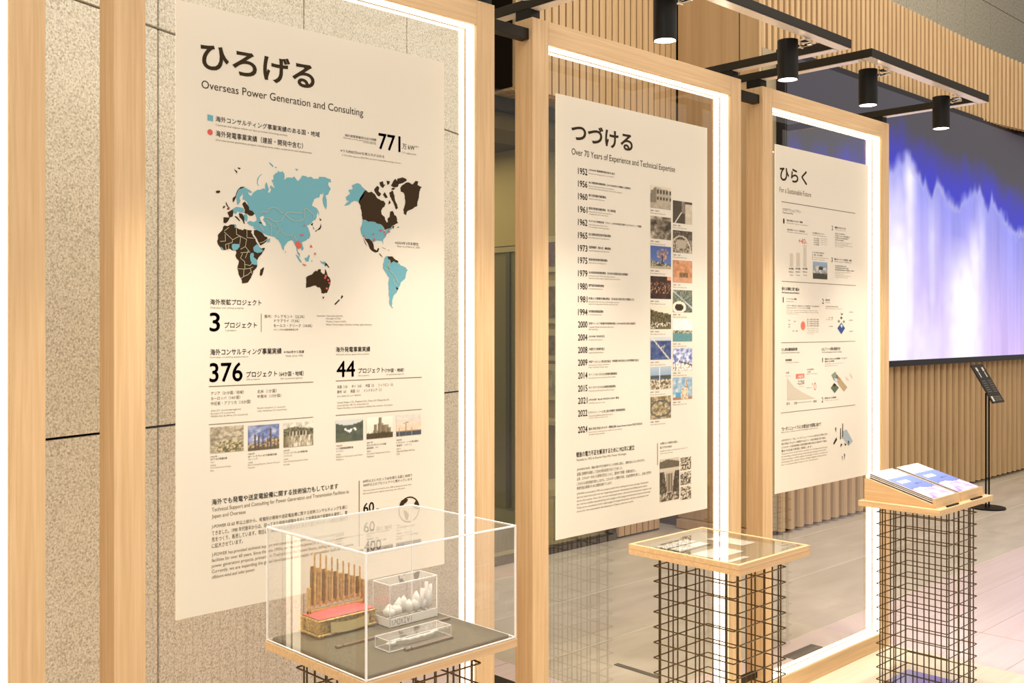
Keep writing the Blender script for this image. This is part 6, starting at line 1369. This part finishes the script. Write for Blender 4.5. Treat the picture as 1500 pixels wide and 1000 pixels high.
def ln(x0, z0, x1, z1):
    L = math.hypot(x1-x0, z1-z0); nx_, nz_ = -(z1-z0)/L*.0005, (x1-x0)/L*.0005
    vs = [bm.verts.new((a, 1.9932, b)) for a, b in ((x0+nx_, z0+nz_), (x1+nx_, z1+nz_), (x1-nx_, z1-nz_), (x0-nx_, z0-nz_))]; bm.faces.new(vs)
zb_, zt_ = Z0+.006, Z0+.018
for a in (1.526, 1.585): ln(a, zb_, a, zt_)
ln(1.531, zb_, 1.536, zt_); ln(1.536, zt_, 1.539, zb_+.003)
for a, b, c_, d_ in ((1.542, zb_, 1.549, zb_), (1.549, zb_, 1.549, zt_), (1.549, zt_, 1.542, zt_), (1.542, zt_, 1.542, zb_), (1.552, zb_, 1.558, zt_), (1.558, zb_, 1.552, zt_), (1.561, zb_, 1.568, zb_), (1.561, zt_, 1.568, zt_), (1.5645, zb_, 1.5645, zt_), (1.571, zt_, 1.575, zb_), (1.575, zb_, 1.579, zt_), (1.573, zt_-.005, 1.577, zt_-.005)): ln(a, b, c_, d_)
obj('incised_marks', bm, ink['d'], cb)
cl = thing('crystal_block', 'low clear crystal bar lying across the mat', 'trophy')
bm = bmesh.new(); add_box(bm, 1.402, 1.586, 1.842, 1.898, Z0+.001, Z0+.027, .004); obj('crystal', bm, crystal_m, cl); cedges((1.403, 1.585, 1.843, 1.897, Z0+.002, Z0+.0265), .0009, cl)
bm = bmesh.new()
for k in range(14):
    x = 1.42+.145*(k/13); bmesh.ops.create_icosphere(bm, subdivisions=1, radius=.006, matrix=Matrix.Translation((x, 1.87+random.uniform(-.008, .008), Z0+.012)) @ Matrix.Diagonal((1.4, .8, .6, 1)))
obj('frosted_core', bm, bpy.data.materials['frosted_core'], cl)
cap_m = plain('caption_bar_steel', (150, 132, 108), .35, metal=.7)
for (xa, xb, xc, yy, lab) in ((1.336, 1.352, 1.676, 1.950, 'thin metal caption bar lying behind the low crystal bar'), (1.438, 1.452, 1.578, 1.826, 'thin metal caption bar lying in front of the low crystal bar')):
    cpb = thing('caption_bar', lab, 'caption bar')
    box('end_block', (xa, xb, yy, yy+.012, Z0, Z0+.006), cap_m, cpb, .001); box('bar', (xb+.003, xc, yy, yy+.010, Z0, Z0+.006), cap_m, cpb, .001)

# stand with glass topped table
wire_stand(*ST[1], .832, 'black wire mesh stand before the timeline gate')
tb = thing('display_table', 'oak table top with glass inset holding white cards', 'table top')
a0, a1, b0, b1 = 2.692, 3.114, 1.771, 2.210
r_ = .012
box('lower_board', (a0, a1, b0, b1, .832, .8495), oak_x, tb, .001)
for d_ in ((a0, a0+r_, b0, b1), (a1-r_, a1, b0, b1), (a0+r_, a1-r_, b0, b0+r_), (a0+r_, a1-r_, b1-r_, b1)): box('rim', (*d_, .850, .867), oak_x, tb, .0008)
box('inset_base', (a0+r_, a1-r_, b0+r_, b1-r_, .850, .853), plain('grey_inset', (150, 140, 116), .6), tb)
box('glass_inset', (a0+r_, a1-r_, b0+r_, b1-r_, .862, .8655), clear_glass('table_glass', boost=1.9), tb)
card_m = plain('white_card', (255, 250, 240), .5)
dk_ = box('card_holder', (2.752, 2.928, 2.040, 2.146, .8535, .8565), plain('dark_card_mount', (84, 76, 56), .6), bev=.0008); tag(dk_, 'dark mount under the four small white cards', 'card mount')
cards = [(2.757, 2.836, 2.046, 2.088, .857), (2.842, 2.925, 2.046, 2.088, .857), (2.757, 2.836, 2.098, 2.141, .857), (2.842, 2.925, 2.098, 2.141, .857), (2.990, 3.068, 1.955, 2.105, .854), (2.758, 2.920, 1.905, 2.000, .854), (2.754, 2.860, 1.843, 1.864, .854)]
cl_ = ['small white card on the dark mount, front row towards the map gate', 'small white card on the dark mount, front row towards the screen', 'small white card on the dark mount, back row towards the map gate', 'small white card on the dark mount, back row towards the screen', 'long white card along the far side of the glass inset', 'largest white card in the middle of the glass inset', 'narrow pale caption card at the front of the glass inset']
for c_, l_ in zip(cards, cl_):
    tag(box('paper_card', (*c_[:4], c_[4], c_[4]+.0015), card_m, bev=.0004), l_, 'card', 'cards under the table glass')

# stand with brochures
wire_stand(*ST[2], .842, 'black wire mesh stand with the brochure rack, before the third gate')
bt = thing('brochure_rack', 'pale oak sloping brochure rack on its table top', 'rack')
box('board', (4.075, 4.622, 1.745, 2.092, .842, .866), oak_y, bt, .001)
def wedge(x0, x1, name):
    bm = bmesh.new(); add_prism(bm, [(1.785, .8665), (2.082, .8665), (2.082, .955), (2.072, .958), (1.785, .878)], x0, x1, 'x'); return obj(name, bm, oak_y, bt)
wedge(4.110, 4.590, 'sloping_bed')
for xa, xb in ((4.108, 4.345), (4.352, 4.592)):
    bm = bmesh.new(); add_prism(bm, [(1.772, .8665), (1.784, .8665), (1.790, .901), (1.778, .904)], xa, xb, 'x'); obj('front_lip', bm, oak_x, bt)
    m_ = (xa+xb)/2; box('handle', (m_-.055, m_+.055, 1.752, 1.762, .8665, .872), black_m, bt, .001)
cov = painted('brochure_cover')
page_m = plain('brochure_pages', (250, 244, 236), .5); spine_m = plain('dark_spine', (54, 60, 96), .5)
slope = math.atan2(.080, .287)
def brochure(x0, off, k, white, label):
    t_ = thing('brochure', label, 'brochure', 'brochures on the sloping rack')
    L, W, T = (.285, .205, .0035) if not white else (.29, .21, .0035)
    t_.location = (x0, 1.790, .8815+T*k*1.05); t_.rotation_euler = (slope, 0, 0)
    box('pages', (off, off+W, .0, L, 0, T), page_m if white or k % 2 else spine_m, t_)
    if not white and k == 5:
        nx, nz = 26, 40
        V = [(off+W*i/nx, L*.72*j/nz+.001, T+.0005) for j in range(nz+1) for i in range(nx+1)]
        Fs = [(j*(nx+1)+i, j*(nx+1)+i+1, (j+1)*(nx+1)+i+1, (j+1)*(nx+1)+i) for j in range(nz) for i in range(nx)]
        me = bpy.data.meshes.new('cover'); me.from_pydata(V, [], Fs); a = me.color_attributes.new('picture', 'FLOAT_COLOR', 'POINT')
        cols = []
        for j in range(nz+1):
            for i in range(nx+1):
                u, v = i/nx, j/nz; n_ = vn(u, v, 5, 31); c_ = mixc((92, 112, 196), (126, 146, 214), v)
                if v < .46+.05*math.sin(6*u): c_ = mixc((128, 108, 204), (244, 238, 250), max(0, min(1, (n_-.3)*2.2+.4*v)))
                if abs(v-.46-.05*math.sin(6*u)) < .012: c_ = (96, 104, 150)
                if .74 < v < .86 and .12 < u < .55 and int(u*30) % 3: c_ = (245, 245, 250)
                if .60 < v < .66 and .5 < u < .85 and int(u*36) % 3: c_ = (80, 92, 140)
                cols += [*lin(c_), 1.]
        a.data.foreach_set('color', cols); link('cover', me, cov, t_)
        bm = bmesh.new()
        for w_ in range(7): add_box(bm, off+.03+w_*.02, off+.042+w_*.02, L*.84, L*.87, T, T+.0006); 
        for w_ in range(5): add_box(bm, off+.05+w_*.02, off+.06+w_*.02, L*.79, L*.80, T, T+.0006)
        add_box(bm, off+.12, off+.165, L*.735, L*.76, T, T+.0008)
        obj('title_marks', bm, ink['l2'], t_)
for si, x0 in enumerate((4.122, 4.372)):
    side = ('stack nearer the gates', 'stack nearer the screen')[si]
    for k in range(6):
        pos = ('lowest', 'second from below', 'third from below', 'third from the top', 'second from the top', 'topmost')[k]
        brochure(x0, random.uniform(0, .004), k, False, ('blue and white brochure, %s of the %s' % (pos, side)))

# ------------------------------------------------------------------ floor stand with black sign by the fluted wall
sg = thing('sign_stand', 'thin black sign stand with slanted notice before the fluted wall', 'sign')
bm = bmesh.new(); add_cyl(bm, (9.31, 3.563, 0), (9.31, 3.563, .012), .15, 40); obj('base_disc', bm, black_m, sg)
for dx in (-.035, .035):
    bm = bmesh.new(); add_cyl(bm, (9.31+dx*1.0, 3.563, .012), (9.31+dx, 3.563, 1.02), .008, 8); obj('pole', bm, black_m, sg)
def slant(name, x0, x1, s0, s1, off, th_, mat, parent):
    """plate on the sloping face: s runs 0 (bottom, front) to 1 (top, back)"""
    A_, B_ = Vector((0, 3.47, .935)), Vector((0, 3.66, 1.262)); n_ = Vector((0, -(B_-A_).z, (B_-A_).y)).normalized()
    bm = bmesh.new(); P_ = []
    for o_ in (off, off+th_):
        for x, s_ in ((x0, s0), (x1, s0), (x1, s1), (x0, s1)):
            q_ = A_+(B_-A_)*s_+n_*o_; P_.append(bm.verts.new((x, q_.y, q_.z)))
    for f_ in ((3, 2, 1, 0), (4, 5, 6, 7), (0, 1, 5, 4), (1, 2, 6, 5), (2, 3, 7, 6), (3, 0, 4, 7)): bm.faces.new([P_[i] for i in f_])
    bmesh.ops.recalc_face_normals(bm, faces=bm.faces[:])
    return obj(name, bm, mat, parent)
slant('notice_board', 9.17, 9.43, 0, 1, 0, .012, plain('black_notice', (46, 38, 30), .5), sg)
wm = plain('white_notice_print', (236, 230, 214), .6); gm_ = plain('grey_notice_print', (128, 118, 100), .6)
for x in (9.235, 9.365):
    slant('notice_mark', x-.018, x+.018, .82, .92, .0125, .0006, wm, sg); slant('notice_mark', x-.008, x+.008, .66, .80, .0125, .0006, wm, sg)
    for k in range(6): slant('notice_text', x-.042, x+.042, .28+k*.055, .295+k*.055, .0125, .0006, gm_, sg)
slant('notice_mark', 9.19, 9.23, .04, .17, .0125, .0006, wm, sg); 
for k in range(3): slant('notice_text', 9.25, 9.40, .05+k*.045, .07+k*.045, .0125, .0006, gm_, sg)
